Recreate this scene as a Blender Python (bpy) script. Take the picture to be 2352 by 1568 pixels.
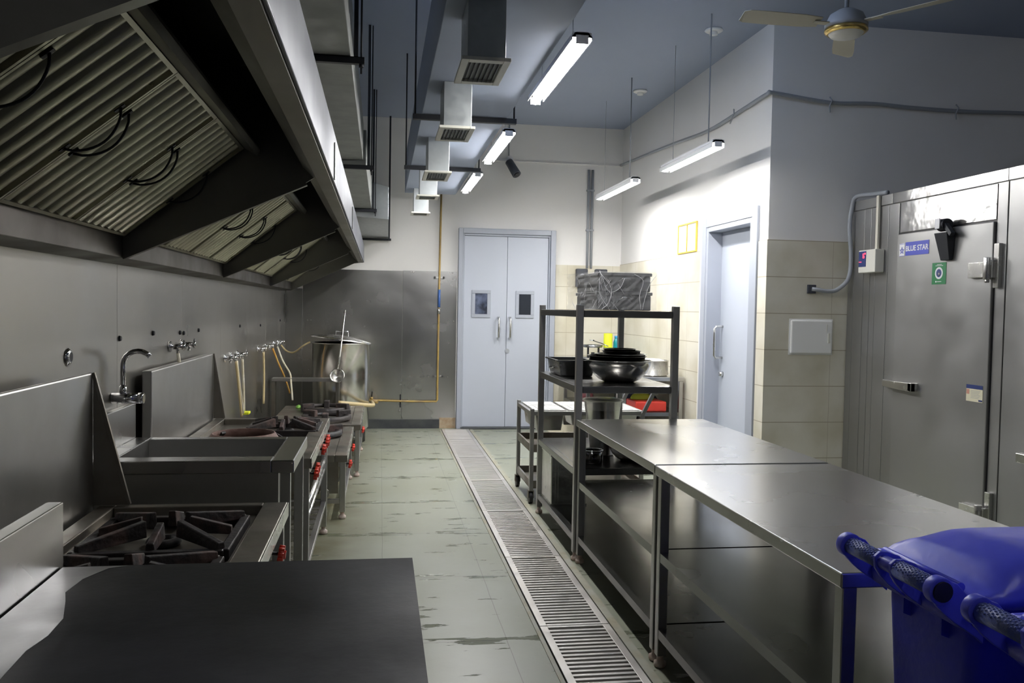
import bpy, bmesh, math, random
from math import pi, sin, cos, radians
from mathutils import Vector, Matrix
random.seed(7)
for o in list(bpy.data.objects): bpy.data.objects.remove(o, do_unlink=True)
SC = bpy.context.scene
COL = SC.collection

# ---------------------------------------------------------------- camera, world, exposure
def look(yaw, pitch, roll):
    f = Vector((sin(yaw)*cos(pitch), cos(yaw)*cos(pitch), -sin(pitch)))
    r = Vector((cos(yaw), -sin(yaw), 0)); u = r.cross(f)
    r2 = r*cos(roll)+u*sin(roll); u2 = -r*sin(roll)+u*cos(roll)
    return Matrix((r2, u2, -f)).transposed()
cam = bpy.data.objects.new('camera', bpy.data.cameras.new('camera')); COL.objects.link(cam)
cam.data.sensor_width = 36; cam.data.lens = 30.0; cam.data.clip_start = .02
cam.matrix_world = Matrix.Translation((0, 0, 1.5)) @ look(.153729, .038286, .018082).to_4x4()
SC.camera = cam
w = bpy.data.worlds.new('world'); SC.world = w; w.use_nodes = True
w.node_tree.nodes['Background'].inputs[0].default_value = (.55, .62, .8, 1)
w.node_tree.nodes['Background'].inputs[1].default_value = .03
SC.view_settings.view_transform = 'Standard'; SC.view_settings.look = 'None'
SC.view_settings.gamma = 1; SC.view_settings.use_curve_mapping = False
SC.view_settings.exposure = 0.68
TUBE = 66.0          # lamp tube emission strength

# ---------------------------------------------------------------- materials
def N(nt, t, **k):
    n = nt.nodes.new(t)
    for a, b in k.items(): setattr(n, a, b)
    return n
def mat(name, col, rough=.5, metal=0., bump=0., bscale=20., rvar=0., rscale=3., stretch=(1, 1, 1), cvar=0., cscale=4.,
        cvar_col=None, emit=None, estr=0., trans=0., alpha=1., coat=0., spec=None, ior=None, bdist=.01, thr=None):
    m = bpy.data.materials.new(name); m.use_nodes = True
    nt = m.node_tree; b = nt.nodes['Principled BSDF']
    b.inputs['Base Color'].default_value = (*col, 1); b.inputs['Roughness'].default_value = rough
    b.inputs['Metallic'].default_value = metal
    if spec is not None: b.inputs['Specular IOR Level'].default_value = spec
    if ior: b.inputs['IOR'].default_value = ior
    if trans: b.inputs['Transmission Weight'].default_value = trans
    if coat: b.inputs['Coat Weight'].default_value = coat
    if alpha < 1: b.inputs['Alpha'].default_value = alpha
    if emit: b.inputs['Emission Color'].default_value = (*emit, 1); b.inputs['Emission Strength'].default_value = estr
    if bump or rvar or cvar:
        g = N(nt, 'ShaderNodeNewGeometry'); mp = N(nt, 'ShaderNodeMapping'); mp.inputs['Scale'].default_value = stretch
        nt.links.new(g.outputs['Position'], mp.inputs['Vector'])
        def noise(sc, det=4):
            n = N(nt, 'ShaderNodeTexNoise'); n.inputs['Scale'].default_value = sc; n.inputs['Detail'].default_value = det
            nt.links.new(mp.outputs[0], n.inputs['Vector']); return n
        if bump:
            n = noise(bscale, 3); bp = N(nt, 'ShaderNodeBump'); bp.inputs['Strength'].default_value = bump; bp.inputs['Distance'].default_value = bdist
            nt.links.new(n.outputs['Fac'], bp.inputs['Height']); nt.links.new(bp.outputs[0], b.inputs['Normal'])
        if rvar:
            n = noise(rscale); r = N(nt, 'ShaderNodeMapRange'); r.inputs[1].default_value = .3; r.inputs[2].default_value = .7
            r.inputs[3].default_value = max(.03, rough-rvar); r.inputs[4].default_value = rough+rvar
            nt.links.new(n.outputs['Fac'], r.inputs[0]); nt.links.new(r.outputs[0], b.inputs['Roughness'])
        if cvar:
            n = noise(cscale, 6); r = N(nt, 'ShaderNodeMapRange'); t = thr or (.35, .65)
            r.inputs[1].default_value = t[0]; r.inputs[2].default_value = t[1]; r.inputs[4].default_value = cvar
            mx = N(nt, 'ShaderNodeMix', data_type='RGBA'); mx.inputs[6].default_value = (*col, 1)
            mx.inputs[7].default_value = (*(cvar_col or [c*.6 for c in col]), 1)
            nt.links.new(n.outputs['Fac'], r.inputs[0]); nt.links.new(r.outputs[0], mx.inputs[0]); nt.links.new(mx.outputs[2], b.inputs['Base Color'])
    return m
M = {}
M['steel'] = mat('brushed_steel', (.52, .52, .515), .34, 1, .06, 6, .06, 3, (1, 1, 1), .35, 3, (.34, .33, .31))
M['steel_top'] = mat('table_top_steel', (.52, .52, .51), .27, 1, .012, 1.6, .03, 1.4, (1, 1, 1), .2, 2.2, (.5, .49, .48))
M['steel_wall'] = mat('wall_cladding_steel', (.42, .41, .385), .33, 1, .15, 1.7, .07, 1.3, (1, 1, 1), .3, 1.2, (.37, .36, .335), bdist=.03)
M['steel_wall_back'] = mat('back_cladding_steel', (.5, .5, .49), .25, 1, .14, 1.5, .05, 1.6, (1, 1, 1.3), .3, 1.5, (.42, .415, .41), bdist=.03)
M['steel_dirty'] = mat('greasy_steel', (.34, .33, .3), .42, 1, .2, 14, .12, 4, (1, 1, 1), .7, 4, (.2, .16, .12))
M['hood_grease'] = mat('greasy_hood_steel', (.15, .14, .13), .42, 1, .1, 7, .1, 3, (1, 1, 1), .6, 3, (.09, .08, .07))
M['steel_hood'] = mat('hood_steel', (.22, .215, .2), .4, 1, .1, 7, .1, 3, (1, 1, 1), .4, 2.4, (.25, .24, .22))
M['filter'] = mat('filter_steel', (.42, .41, .32), .36, 1, .1, 20, .1, 6, (1, 1, 1), .5, 5, (.26, .24, .19))
M['cold'] = mat('cold_room_skin', (.39, .39, .385), .4, .85, .3, 3.2, .1, 2.2, (1, 1, 1), .25, 1.6, (.33, .33, .325), bdist=.02)
M['cold_shiny'] = mat('cold_room_bright_skin', (.52, .52, .51), .2, .95, .5, 4.5, .05, 3, (1, 1, 1), bdist=.02)
M['fascia'] = mat('fascia_steel', (.21, .22, .25), .46, 1, .08, 2.2, .08, 1.6, (1, 1, 1), .7, 2.6, (.11, .12, .15), bdist=.02)
M['galv'] = mat('galvanised_sheet', (.46, .49, .5), .4, .85, .05, 20, .08, 30, (1, 1, 1), .35, 26, (.38, .41, .43))
M['duct'] = mat('painted_duct', (.3, .315, .305), .6, .35, .05, 10, .1, 8, (1, 1, 1), .3, 8, (.25, .265, .25))
M['chrome'] = mat('chrome', (.8, .8, .82), .08, 1)
M['bright_steel'] = mat('polished_steel', (.72, .71, .69), .26, 1, .04, 30, .05, 10)
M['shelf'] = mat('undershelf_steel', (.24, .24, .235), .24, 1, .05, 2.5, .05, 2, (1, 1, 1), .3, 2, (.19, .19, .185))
M['iron'] = mat('rusty_cast_iron', (.035, .03, .03), .62, .2, .5, 40, .1, 9, (1, 1, 1), .9, 9, (.16, .095, .08), thr=(.48, .7))
M['iron_dark'] = mat('black_cast_iron', (.02, .02, .022), .5, .3, .4, 30, .1, 9, (1, 1, 1), .5, 7, (.06, .045, .04))
M['rust_ring'] = mat('rusted_ring', (.12, .06, .05), .7, .1, .3, 40, .1, 9, (1, 1, 1), .7, 12, (.25, .16, .13))
M['black'] = mat('black_plastic', (.012, .012, .014), .4)
M['blackmetal'] = mat('black_angle_iron', (.02, .022, .028), .55, .3)
M['red'] = mat('red_plastic', (.72, .045, .02), .35, coat=.3)
M['white_pl'] = mat('white_plastic', (.88, .88, .86), .35)
M['cream_pl'] = mat('cream_plastic', (.72, .71, .64), .4)
M['hose_w'] = mat('white_hose', (.75, .72, .6), .4, 0, cvar=.6, cscale=14, cvar_col=(.6, .5, .28))
M['hose_y'] = mat('yellowed_hose', (.62, .5, .27), .4)
M['hose_o'] = mat('orange_hose', (.72, .33, .06), .4, cvar=.8, cscale=16, cvar_col=(.7, .55, .2))
M['gaspipe'] = mat('yellow_gas_pipe', (.5, .35, .1), .45, .1, cvar=.7, cscale=9, cvar_col=(.3, .2, .12))
M['blue_tape'] = mat('blue_tape', (.06, .14, .4), .4)
M['paint_white'] = mat('white_wall_paint', (.84, .83, .815), .75, 0, .08, 30, cvar=.25, cscale=1.5, cvar_col=(.77, .76, .735))
M['ceiling'] = mat('ceiling_paint', (.34, .39, .5), .8, 0, .06, 20, cvar=.3, cscale=1.2, cvar_col=(.3, .35, .45))
M['door'] = mat('door_paint', (.5, .54, .62), .42, 0, .03, 30, cvar=.15, cscale=2, cvar_col=(.47, .505, .57))
M['door_frame'] = mat('door_frame_paint', (.38, .41, .475), .4, 0, cvar=.15, cscale=4, cvar_col=(.34, .37, .42))
M['dark_glass'] = mat('dark_glass', (.03, .035, .045), .06, 0, spec=.8)
M['reflection_paint'] = mat('painted_reflection_glass', (.14, .17, .26), .12, 0, cvar=1, cscale=9, cvar_col=(.03, .035, .05), spec=.8)  # blurred room reflection painted into the pane as blue and dark blotches
M['bin'] = mat('blue_bin_plastic', (.035, .045, .72), .42, 0, .15, 40, .06, 5, (1, 1, 1), .5, 3, (.03, .04, .62), spec=.5)
M['bin_lid'] = mat('blue_bin_lid_plastic', (.11, .13, 1.0), .34, 0, .08, 30, .06, 5, (1, 1, 1), .4, 3, (.09, .11, .94), spec=.5)
M['bin_grip'] = mat('scuffed_grip_plastic', (.12, .17, .6), .45, 0, .3, 90, .1, 30, (1, 1, 1), .6, 60, (.25, .3, .5))
M['sign_blue'] = mat('sign_blue', (.07, .09, .5), .35)
M['sign_white'] = mat('sign_white', (.8, .8, .82), .4)
M['sign_green'] = mat('sign_green', (.02, .2, .07), .4)
M['sign_navy'] = mat('sign_navy', (.03, .05, .18), .4)
M['sign_cream'] = mat('sign_cream', (.72, .68, .5), .5)
M['sign_pink'] = mat('sign_pink', (.6, .3, .22), .5)
M['led'] = mat('red_led', (.3, .01, .01), .4, emit=(1, .03, .05), estr=4)
M['tube'] = mat('lamp_tube', (1, 1, 1), .4, emit=(1, .975, .935), estr=TUBE)
M['fill_ceiling'] = mat('ceiling_fill_tube', (1, 1, 1), .4, emit=(.6, .74, 1), estr=TUBE*.4)  # bluish glow of the added lamp that lifts the ceiling
M['tube_far'] = mat('far_lamp_tube', (1, 1, 1), .4, emit=(1, .98, .955), estr=TUBE*1.5)
M['fill_bins'] = mat('bin_fill_tube', (1, 1, 1), .4, emit=(1, .97, .93), estr=TUBE*.36)  # glow of the added lamp above the bins
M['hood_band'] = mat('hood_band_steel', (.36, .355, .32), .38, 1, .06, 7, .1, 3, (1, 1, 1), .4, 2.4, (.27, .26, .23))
M['lamp_body'] = mat('lamp_housing', (.75, .76, .78), .4)
M['wrap'] = mat('clear_wrap', (.95, .95, .97), .1, 0, .5, 22, alpha=.2, spec=1., stretch=(1, 1, .4), bdist=.02)
M['wrap_fold'] = mat('wrap_fold', (.95, .95, .98), .2, 0, alpha=.7, spec=1.)
M['pan_lid'] = mat('glossy_pan_lid', (.9, .9, .88), .3, .35)
M['tin'] = mat('tin_plate', (.72, .73, .68), .22, 1, .15, 12, .08, 6)
M['pan_steel'] = mat('pan_steel', (.3, .31, .32), .24, 1, .05, 9, .06, 6)
M['bowl_steel'] = mat('bowl_steel', (.72, .7, .67), .2, 1, 0, 9, .06, 10)
M['bowl_dark'] = mat('dark_bowl_steel', (.1, .1, .1), .15, 1)
M['yellow'] = mat('yellow_roll', (.75, .82, .03), .5)
M['teal'] = mat('teal_bottle', (.01, .3, .38), .25, trans=.2)
M['cap_blue'] = mat('blue_cap', (.03, .32, .65), .3)
M['navy_cloth'] = mat('navy_cloth', (.02, .025, .06), .9, 0, .5, 12)
M['red_tray'] = mat('red_tray', (.55, .04, .025), .45)
M['maroon'] = mat('maroon_cloth', (.15, .03, .04), .85, 0, .5, 20, cvar=.6, cscale=20, cvar_col=(.4, .2, .2))
M['olive'] = mat('olive_cloth', (.35, .38, .03), .8, 0, .4, 14)
M['stone'] = mat('cream_stone', (.7, .65, .5), .7, 0, .2, 12, cvar=.8, cscale=12, cvar_col=(.45, .33, .2), thr=(.55, .75))
M['skirting'] = mat('dark_skirting', (.035, .037, .045), .45, 0, cvar=.6, cscale=8, cvar_col=(.09, .1, .09))
M['rust_patch'] = mat('rust_stained_base', (.36, .25, .15), .7, 0, cvar=.8, cscale=14, cvar_col=(.5, .42, .3))
M['conduit'] = mat('grey_conduit', (.32, .34, .37), .5)
M['ivory_conduit'] = mat('ivory_conduit', (.68, .65, .55), .4)
M['cctv'] = mat('grey_camera', (.06, .07, .09), .5)
M['elec'] = mat('switch_box', (.05, .055, .07), .5)
M['gold'] = mat('gold_trim', (.75, .55, .2), .25, 1)
M['frame_y'] = mat('yellow_frame', (.75, .5, .08), .4)
M['paper'] = mat('pale_paper', (.62, .7, .7), .5, cvar=.4, cscale=40, cvar_col=(.5, .58, .6))
M['fan_blade'] = mat('fan_blade', (.5, .47, .38), .5)
M['fan_glass'] = mat('fan_light_cover', (.75, .74, .7), .3)
M['foot'] = mat('foot_plastic', (.62, .55, .5), .5, cvar=.7, cscale=30, cvar_col=(.35, .2, .15))
M['grout'] = mat('drain_concrete', (.36, .37, .32), .6, 0, .2, 20, cvar=.7, cscale=7, cvar_col=(.3, .27, .16))
M['drain_dark'] = mat('drain_dark', (.012, .013, .013), .6)
M['grate'] = mat('grate_steel', (.62, .6, .575), .42, .75, .1, 20, .1, 8, (1, 1, 1), .3, 5, (.52, .49, .43))
M['bare'] = M['steel']
M['griddle'] = mat('seasoned_griddle', (.008, .009, .012), .5, 0, .05, 50, .14, 2.2, (1, 1, 1), 1, 2.4, (.035, .036, .045), thr=(.45, .72), spec=.22)
M['greenveg'] = mat('green_scrap', (.15, .35, .05), .6)
M['blue_cloth'] = mat('blue_rag', (.2, .28, .6), .8)

def tile_mat():
    m = mat('wall_tile', (.68, .645, .53), .34, 0); nt = m.node_tree; b = nt.nodes['Principled BSDF']
    g = N(nt, 'ShaderNodeNewGeometry'); s = N(nt, 'ShaderNodeSeparateXYZ'); nt.links.new(g.outputs['Position'], s.inputs[0])
    def line(sock, off, per, wid):
        a = N(nt, 'ShaderNodeMath', operation='SUBTRACT'); nt.links.new(sock, a.inputs[0]); a.inputs[1].default_value = off
        d = N(nt, 'ShaderNodeMath', operation='DIVIDE'); nt.links.new(a.outputs[0], d.inputs[0]); d.inputs[1].default_value = per
        f = N(nt, 'ShaderNodeMath', operation='FRACT'); nt.links.new(d.outputs[0], f.inputs[0])
        h = N(nt, 'ShaderNodeMath', operation='SUBTRACT'); nt.links.new(f.outputs[0], h.inputs[0]); h.inputs[1].default_value = .5
        ab = N(nt, 'ShaderNodeMath', operation='ABSOLUTE'); nt.links.new(h.outputs[0], ab.inputs[0])
        gt = N(nt, 'ShaderNodeMath', operation='GREATER_THAN'); nt.links.new(ab.outputs[0], gt.inputs[0]); gt.inputs[1].default_value = .5-wid/per
        return gt.outputs[0]
    lz = line(s.outputs['Z'], .052, .29, .0035)
    ad = N(nt, 'ShaderNodeMath', operation='ADD'); nt.links.new(s.outputs['X'], ad.inputs[0]); nt.links.new(s.outputs['Y'], ad.inputs[1])
    lv = line(ad.outputs[0], 9.97, .59, .0015)
    mxx = N(nt, 'ShaderNodeMath', operation='MAXIMUM'); nt.links.new(lz, mxx.inputs[0]); nt.links.new(lv, mxx.inputs[1])
    n = N(nt, 'ShaderNodeTexNoise'); n.inputs['Scale'].default_value = 2.2; n.inputs['Detail'].default_value = 6
    nt.links.new(g.outputs['Position'], n.inputs['Vector'])
    cr = N(nt, 'ShaderNodeMapRange'); cr.inputs[1].default_value = .4; cr.inputs[2].default_value = .7; nt.links.new(n.outputs['Fac'], cr.inputs[0])
    c1 = N(nt, 'ShaderNodeMix', data_type='RGBA'); c1.inputs[6].default_value = (.74, .71, .61, 1); c1.inputs[7].default_value = (.58, .54, .41, 1)
    nt.links.new(cr.outputs[0], c1.inputs[0])
    c2 = N(nt, 'ShaderNodeMix', data_type='RGBA'); c2.inputs[7].default_value = (.42, .37, .27, 1)
    nt.links.new(mxx.outputs[0], c2.inputs[0]); nt.links.new(c1.outputs[2], c2.inputs[6]); nt.links.new(c2.outputs[2], b.inputs['Base Color'])
    return m
M['tile'] = tile_mat()

def floor_mat():
    m = mat('wet_slab_floor', (.3, .32, .26), .4, 0); nt = m.node_tree; b = nt.nodes['Principled BSDF']; L = nt.links.new
    g = N(nt, 'ShaderNodeNewGeometry'); s = N(nt, 'ShaderNodeSeparateXYZ'); L(g.outputs['Position'], s.inputs[0])
    nz = N(nt, 'ShaderNodeTexNoise'); nz.inputs['Scale'].default_value = 3; L(g.outputs['Position'], nz.inputs['Vector'])
    def math_(op, a, bb):
        x = N(nt, 'ShaderNodeMath', operation=op)
        for i, v in enumerate((a, bb)):
            if v is None: continue
            if isinstance(v, (int, float)): x.inputs[i].default_value = v
            else: L(v, x.inputs[i])
        return x.outputs[0]
    wob = math_('MULTIPLY', math_('SUBTRACT', nz.outputs['Fac'], .5), .012)
    def line(sock, off, per, wid):
        f = math_('FRACT', math_('DIVIDE', math_('SUBTRACT', math_('ADD', sock, wob), off), per), None)
        return math_('GREATER_THAN', math_('ABSOLUTE', math_('SUBTRACT', f, .5), None), .5-wid/per)
    lx = line(s.outputs['X'], .03, .555, .002); ly = line(s.outputs['Y'], 3.775, .93, .0025)
    joint = math_('MAXIMUM', lx, ly)
    # water lying along the cross joints and in streaks across the aisle
    mp = N(nt, 'ShaderNodeMapping'); mp.inputs['Scale'].default_value = (1.1, 4.2, 1); L(g.outputs['Position'], mp.inputs['Vector'])
    st = N(nt, 'ShaderNodeTexNoise'); st.inputs['Scale'].default_value = 2.6; st.inputs['Detail'].default_value = 7; st.inputs['Roughness'].default_value = .62
    L(mp.outputs[0], st.inputs['Vector'])
    near = line(s.outputs['Y'], 3.775, .93, .045)
    wet = math_('ADD', st.outputs['Fac'], math_('MULTIPLY', near, .11))
    wm = N(nt, 'ShaderNodeMapRange'); wm.inputs[1].default_value = .615; wm.inputs[2].default_value = .655; L(wet, wm.inputs[0])
    big = N(nt, 'ShaderNodeTexNoise'); big.inputs['Scale'].default_value = 1.1; big.inputs['Detail'].default_value = 5; L(g.outputs['Position'], big.inputs['Vector'])
    c0 = N(nt, 'ShaderNodeMix', data_type='RGBA'); c0.inputs[6].default_value = (.29, .31, .25, 1); c0.inputs[7].default_value = (.245, .26, .19, 1)
    br = N(nt, 'ShaderNodeMapRange'); br.inputs[1].default_value = .4; br.inputs[2].default_value = .65; L(big.outputs['Fac'], br.inputs[0]); L(br.outputs[0], c0.inputs[0])
    # brown grime by the cookers
    gr = N(nt, 'ShaderNodeMapRange'); gr.inputs[1].default_value = .02; gr.inputs[2].default_value = -.35; L(s.outputs['X'], gr.inputs[0])
    n3 = N(nt, 'ShaderNodeTexNoise'); n3.inputs['Scale'].default_value = 5; n3.inputs['Detail'].default_value = 6; L(g.outputs['Position'], n3.inputs['Vector'])
    gm = math_('MULTIPLY', gr.outputs[0], math_('MULTIPLY', n3.outputs['Fac'], 1.5))
    c1 = N(nt, 'ShaderNodeMix', data_type='RGBA'); c1.inputs[7].default_value = (.1, .09, .045, 1); L(gm, c1.inputs[0]); L(c0.outputs[2], c1.inputs[6]); c1.clamp_factor = True
    c2 = N(nt, 'ShaderNodeMix', data_type='RGBA'); c2.inputs[7].default_value = (.13, .145, .095, 1); L(math_('MULTIPLY', wm.outputs[0], .62), c2.inputs[0]); L(c1.outputs[2], c2.inputs[6])
    c3 = N(nt, 'ShaderNodeMix', data_type='RGBA'); c3.inputs[7].default_value = (.09, .095, .065, 1); L(math_('MULTIPLY', joint, .6), c3.inputs[0]); L(c2.outputs[2], c3.inputs[6])
    L(c3.outputs[2], b.inputs['Base Color'])
    rr = N(nt, 'ShaderNodeMapRange'); rr.inputs[3].default_value = .36; rr.inputs[4].default_value = .08; L(wm.outputs[0], rr.inputs[0]); L(rr.outputs[0], b.inputs['Roughness'])
    bp = N(nt, 'ShaderNodeBump'); bp.inputs['Strength'].default_value = .6; bp.inputs['Distance'].default_value = .006
    L(math_('ADD', wm.outputs[0], math_('MULTIPLY', n3.outputs['Fac'], .5)), bp.inputs['Height']); L(bp.outputs[0], b.inputs['Normal'])
    return m
M['floor'] = floor_mat()
M['griddle_bare'] = mat('bare_griddle_steel', (.3, .3, .31), .36, .9, .08, 20, .1, 5, (1, 1, 1), .5, 6, (.17, .17, .18))

# ---------------------------------------------------------------- mesh helpers
class MB:
    def __init__(s): s.v = []; s.f = []; s.m = []; s.sm = []; s.cur = 0
    def add(s, vs, fs, smooth=False):
        o = len(s.v); s.v += [Vector(v) for v in vs]
        for f in fs: s.f.append([i+o for i in f]); s.m.append(s.cur); s.sm.append(smooth)
        return s
    def box(s, x0, x1, y0, y1, z0, z1):
        x0, x1 = sorted((x0, x1)); y0, y1 = sorted((y0, y1)); z0, z1 = sorted((z0, z1))
        return s.add([(x0,y0,z0),(x1,y0,z0),(x1,y1,z0),(x0,y1,z0),(x0,y0,z1),(x1,y0,z1),(x1,y1,z1),(x0,y1,z1)],
                     [(0,3,2,1),(4,5,6,7),(0,1,5,4),(1,2,6,5),(2,3,7,6),(3,0,4,7)])
    def bar(s, a, b, w, h, up=(0, 0, 1)):
        a, b = Vector(a), Vector(b); d = (b-a).normalized(); u = Vector(up)
        r = d.cross(u)
        if r.length < 1e-4: r = d.cross(Vector((1, 0, 0)))
        r.normalize(); u = r.cross(d).normalized(); r *= w/2; u *= h/2
        vs = [a-r-u, a+r-u, a+r+u, a-r+u, b-r-u, b+r-u, b+r+u, b-r+u]
        return s.add(vs, [(0,1,2,3),(4,7,6,5),(0,4,5,1),(1,5,6,2),(2,6,7,3),(3,7,4,0)])
    def prism(s, poly, axis, a, b):
        # poly in the two other axes (cyclic order kept), extruded along axis from a to b
        def P(p, t):
            return {'x': (t, p[0], p[1]), 'y': (p[0], t, p[1]), 'z': (p[0], p[1], t)}[axis]
        n = len(poly)
        return s.add([P(p, a) for p in poly]+[P(p, b) for p in poly],
                     [list(range(n)), list(range(2*n-1, n-1, -1))]+[(i, i+n, (i+1) % n+n, (i+1) % n) for i in range(n)])
    def ring(s, loops, closed=True, caps=True, smooth=True):
        n = len(loops[0]); o = len(s.v); fs = []
        for k in range(len(loops)-1):
            for i in range(n if closed else n-1):
                j = (i+1) % n; fs.append((k*n+i, k*n+j, (k+1)*n+j, (k+1)*n+i))
        if caps: fs.append(list(range(n-1, -1, -1))); fs.append([(len(loops)-1)*n+i for i in range(n)])
        return s.add([v for l in loops for v in l], fs, smooth)
    def cyl(s, a, b, r, r2=None, seg=16, caps=True):
        a, b = Vector(a), Vector(b); d = (b-a).normalized()
        u = d.orthogonal().normalized(); v = d.cross(u); r2 = r if r2 is None else r2
        L = [[p+(u*cos(2*pi*i/seg)+v*sin(2*pi*i/seg))*q for i in range(seg)] for p, q in ((a, r), (b, r2))]
        o = len(s.v); s.ring(L, caps=False)
        if caps: s.f.append([o+i for i in range(seg-1, -1, -1)]); s.f.append([o+seg+i for i in range(seg)]); s.m += [s.cur]*2; s.sm += [False]*2
        return s
    def lathe(s, prof, c, seg=32, axis=(0, 0, 1)):
        # prof: (radius, height) list
        ax = Vector(axis).normalized(); u = ax.orthogonal().normalized(); v = ax.cross(u); c = Vector(c)
        L = [[c+ax*h+(u*cos(2*pi*i/seg)+v*sin(2*pi*i/seg))*max(r, 1e-4) for i in range(seg)] for r, h in prof]
        return s.ring(L, caps=False)
    def tube(s, pts, r, seg=8, smooth_n=0):
        pts = [Vector(p) for p in pts]
        if smooth_n:
            q = []
            for i in range(len(pts)-1):
                p0 = pts[max(i-1, 0)]; p1 = pts[i]; p2 = pts[i+1]; p3 = pts[min(i+2, len(pts)-1)]
                for k in range(smooth_n):
                    t = k/smooth_n
                    q.append(.5*((2*p1)+(-p0+p2)*t+(2*p0-5*p1+4*p2-p3)*t*t+(-p0+3*p1-3*p2+p3)*t**3))
            pts = q+[pts[-1]]
        L = []; u = None
        for i, p in enumerate(pts):
            d = (pts[min(i+1, len(pts)-1)]-pts[max(i-1, 0)]).normalized()
            if u is None: u = d.orthogonal().normalized()
            else: u = (u-d*u.dot(d)).normalized()
            v = d.cross(u)
            L.append([p+(u*cos(2*pi*k/seg)+v*sin(2*pi*k/seg))*r for k in range(seg)])
        return s.ring(L)
    def text(s, body, origin, size, xdir, ydir, depth=.0006, extrude_from=0., align='CENTER', bold=.0):
        cu = bpy.data.curves.new('t', 'FONT'); cu.body = body; cu.size = size; cu.extrude = depth; cu.align_x = align; cu.align_y = 'CENTER'; cu.offset = bold
        ob = bpy.data.objects.new('t', cu); COL.objects.link(ob); bpy.context.view_layer.update()
        me = bpy.data.meshes.new_from_object(ob.evaluated_get(bpy.context.evaluated_depsgraph_get()))
        X = Vector(xdir); Y = Vector(ydir); Z = X.cross(Y); O = Vector(origin)
        s.add([O+X*v.co.x+Y*v.co.y+Z*v.co.z for v in me.vertices], [list(p.vertices) for p in me.polygons])
        bpy.data.objects.remove(ob); bpy.data.meshes.remove(me); return s
    def mesh(s, name, mats, off=Vector((0, 0, 0))):
        me = bpy.data.meshes.new(name); me.from_pydata([v-off for v in s.v], [], s.f)
        for m in (mats if isinstance(mats, (list, tuple)) else [mats]): me.materials.append(M[m])
        me.polygons.foreach_set('material_index', s.m); me.polygons.foreach_set('use_smooth', s.sm); me.update()
        bm = bmesh.new(); bm.from_mesh(me); bmesh.ops.recalc_face_normals(bm, faces=bm.faces); bm.to_mesh(me); bm.free()
        return me
def B(*a): return MB().box(*a)

def props(o, label=None, cat=None, group=None, kind=None):
    if label: o['label'] = label
    if cat: o['category'] = cat
    if group: o['group'] = group
    if kind: o['kind'] = kind
    return o
ORG = {}
def thing(name, label, cat, loc, group=None):
    o = bpy.data.objects.new(name, None); COL.objects.link(o); o.location = loc; o.empty_display_size = .05
    ORG[o.name] = Vector(loc); return props(o, label, cat, group)
def bev(o, wd, seg=2):
    md = o.modifiers.new('bevel', 'BEVEL'); md.width = wd; md.segments = seg; md.limit_method = 'ANGLE'; md.angle_limit = radians(40); md.harden_normals = False
def part(par, name, mb, mats, bevel=0, label=None):
    org = ORG[par.name]; me = mb.mesh(name, mats, org); o = bpy.data.objects.new(name, me); COL.objects.link(o); o.parent = par
    ORG[o.name] = org
    if bevel: bev(o, bevel)
    if label: o['label'] = label
    return o
def solo(name, mb, mats, label=None, cat=None, group=None, kind=None, bevel=0):
    lo = Vector([min(v[i] for v in mb.v) for i in range(3)]); hi = Vector([max(v[i] for v in mb.v) for i in range(3)])
    org = Vector(((lo.x+hi.x)/2, (lo.y+hi.y)/2, lo.z))
    o = bpy.data.objects.new(name, mb.mesh(name, mats, org)); COL.objects.link(o); o.location = org; ORG[o.name] = org
    if bevel: bev(o, bevel)
    return props(o, label, cat, group, kind)
def struct(name, mb, mats, bevel=0): return solo(name, mb, mats, kind='structure', bevel=bevel)
def dup(o, delta, label=None, par=None):
    c = o.copy(); COL.objects.link(c)
    if par is None: c.location = o.location+Vector(delta)
    else: c.parent = par
    ORG[c.name] = ORG[o.name]+Vector(delta)
    if label: c['label'] = label
    for ch in list(o.children): dup(ch, delta, None, c)
    return c

# ================================================================ THE ROOM
ZC = 3.8
fl = MB().box(-1.3, .755, -3, 10.75, -.15, 0).box(1.105, 6.7, -3, 10.75, -.15, 0).box(.755, 1.105, -3, -2.9, -.15, 0).box(.755, 1.105, 10.5, 10.75, -.15, 0)
struct('floor', fl, 'floor')
struct('trim_1', MB().box(.755, 1.105, -2.9, 10.5, -.15, -.12).box(.755, .759, -2.9, 10.5, -.12, -.004).box(1.101, 1.105, -2.9, 10.5, -.12, -.004), 'drain_dark')
struct('trim_2', MB().box(.735, .7545, -2.9, 10.47, 0, .004).box(1.1055, 1.145, -2.9, 10.47, 0, .004), 'grout')
struct('ceiling', MB().box(-1.3, 6.7, -3, 10.75, ZC, ZC+.15), 'ceiling')
struct('wall_left', MB().box(-1.3, -1.14, -3, 10.6, 0, ZC), 'paint_white')
struct('wall_back', MB().box(-1.3, 3.28, 10.6, 10.75, 0, ZC), 'paint_white')
DY0, DY1, DZ = 6.655, 7.655, 2.29
struct('wall_right', MB().box(3.03, 3.28, DY1, 10.6, 0, ZC).box(3.03, 3.28, 6.6, DY0, 0, ZC).box(3.03, 3.28, DY0, DY1, DZ, ZC), 'paint_white')
struct('wall_right_side', MB().box(3.03, 6.7, 6.4, 6.6, 0, ZC), 'paint_white')
struct('wall_right_far', MB().box(6.6, 6.75, -3, 6.4, 0, ZC), 'paint_white')
struct('wall_front', MB().box(-1.3, 6.7, -3.15, -3, 0, ZC), 'paint_white')
TT = 2.085
struct('trim_3', MB().box(3.018, 3.03, 7.80, 10.59, 0, TT).box(3.018, 3.03, 6.4, 6.545, 0, TT), 'tile')
struct('trim_4', MB().box(3.018, 3.72, 6.388, 6.4, 0, TT), 'tile')
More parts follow.
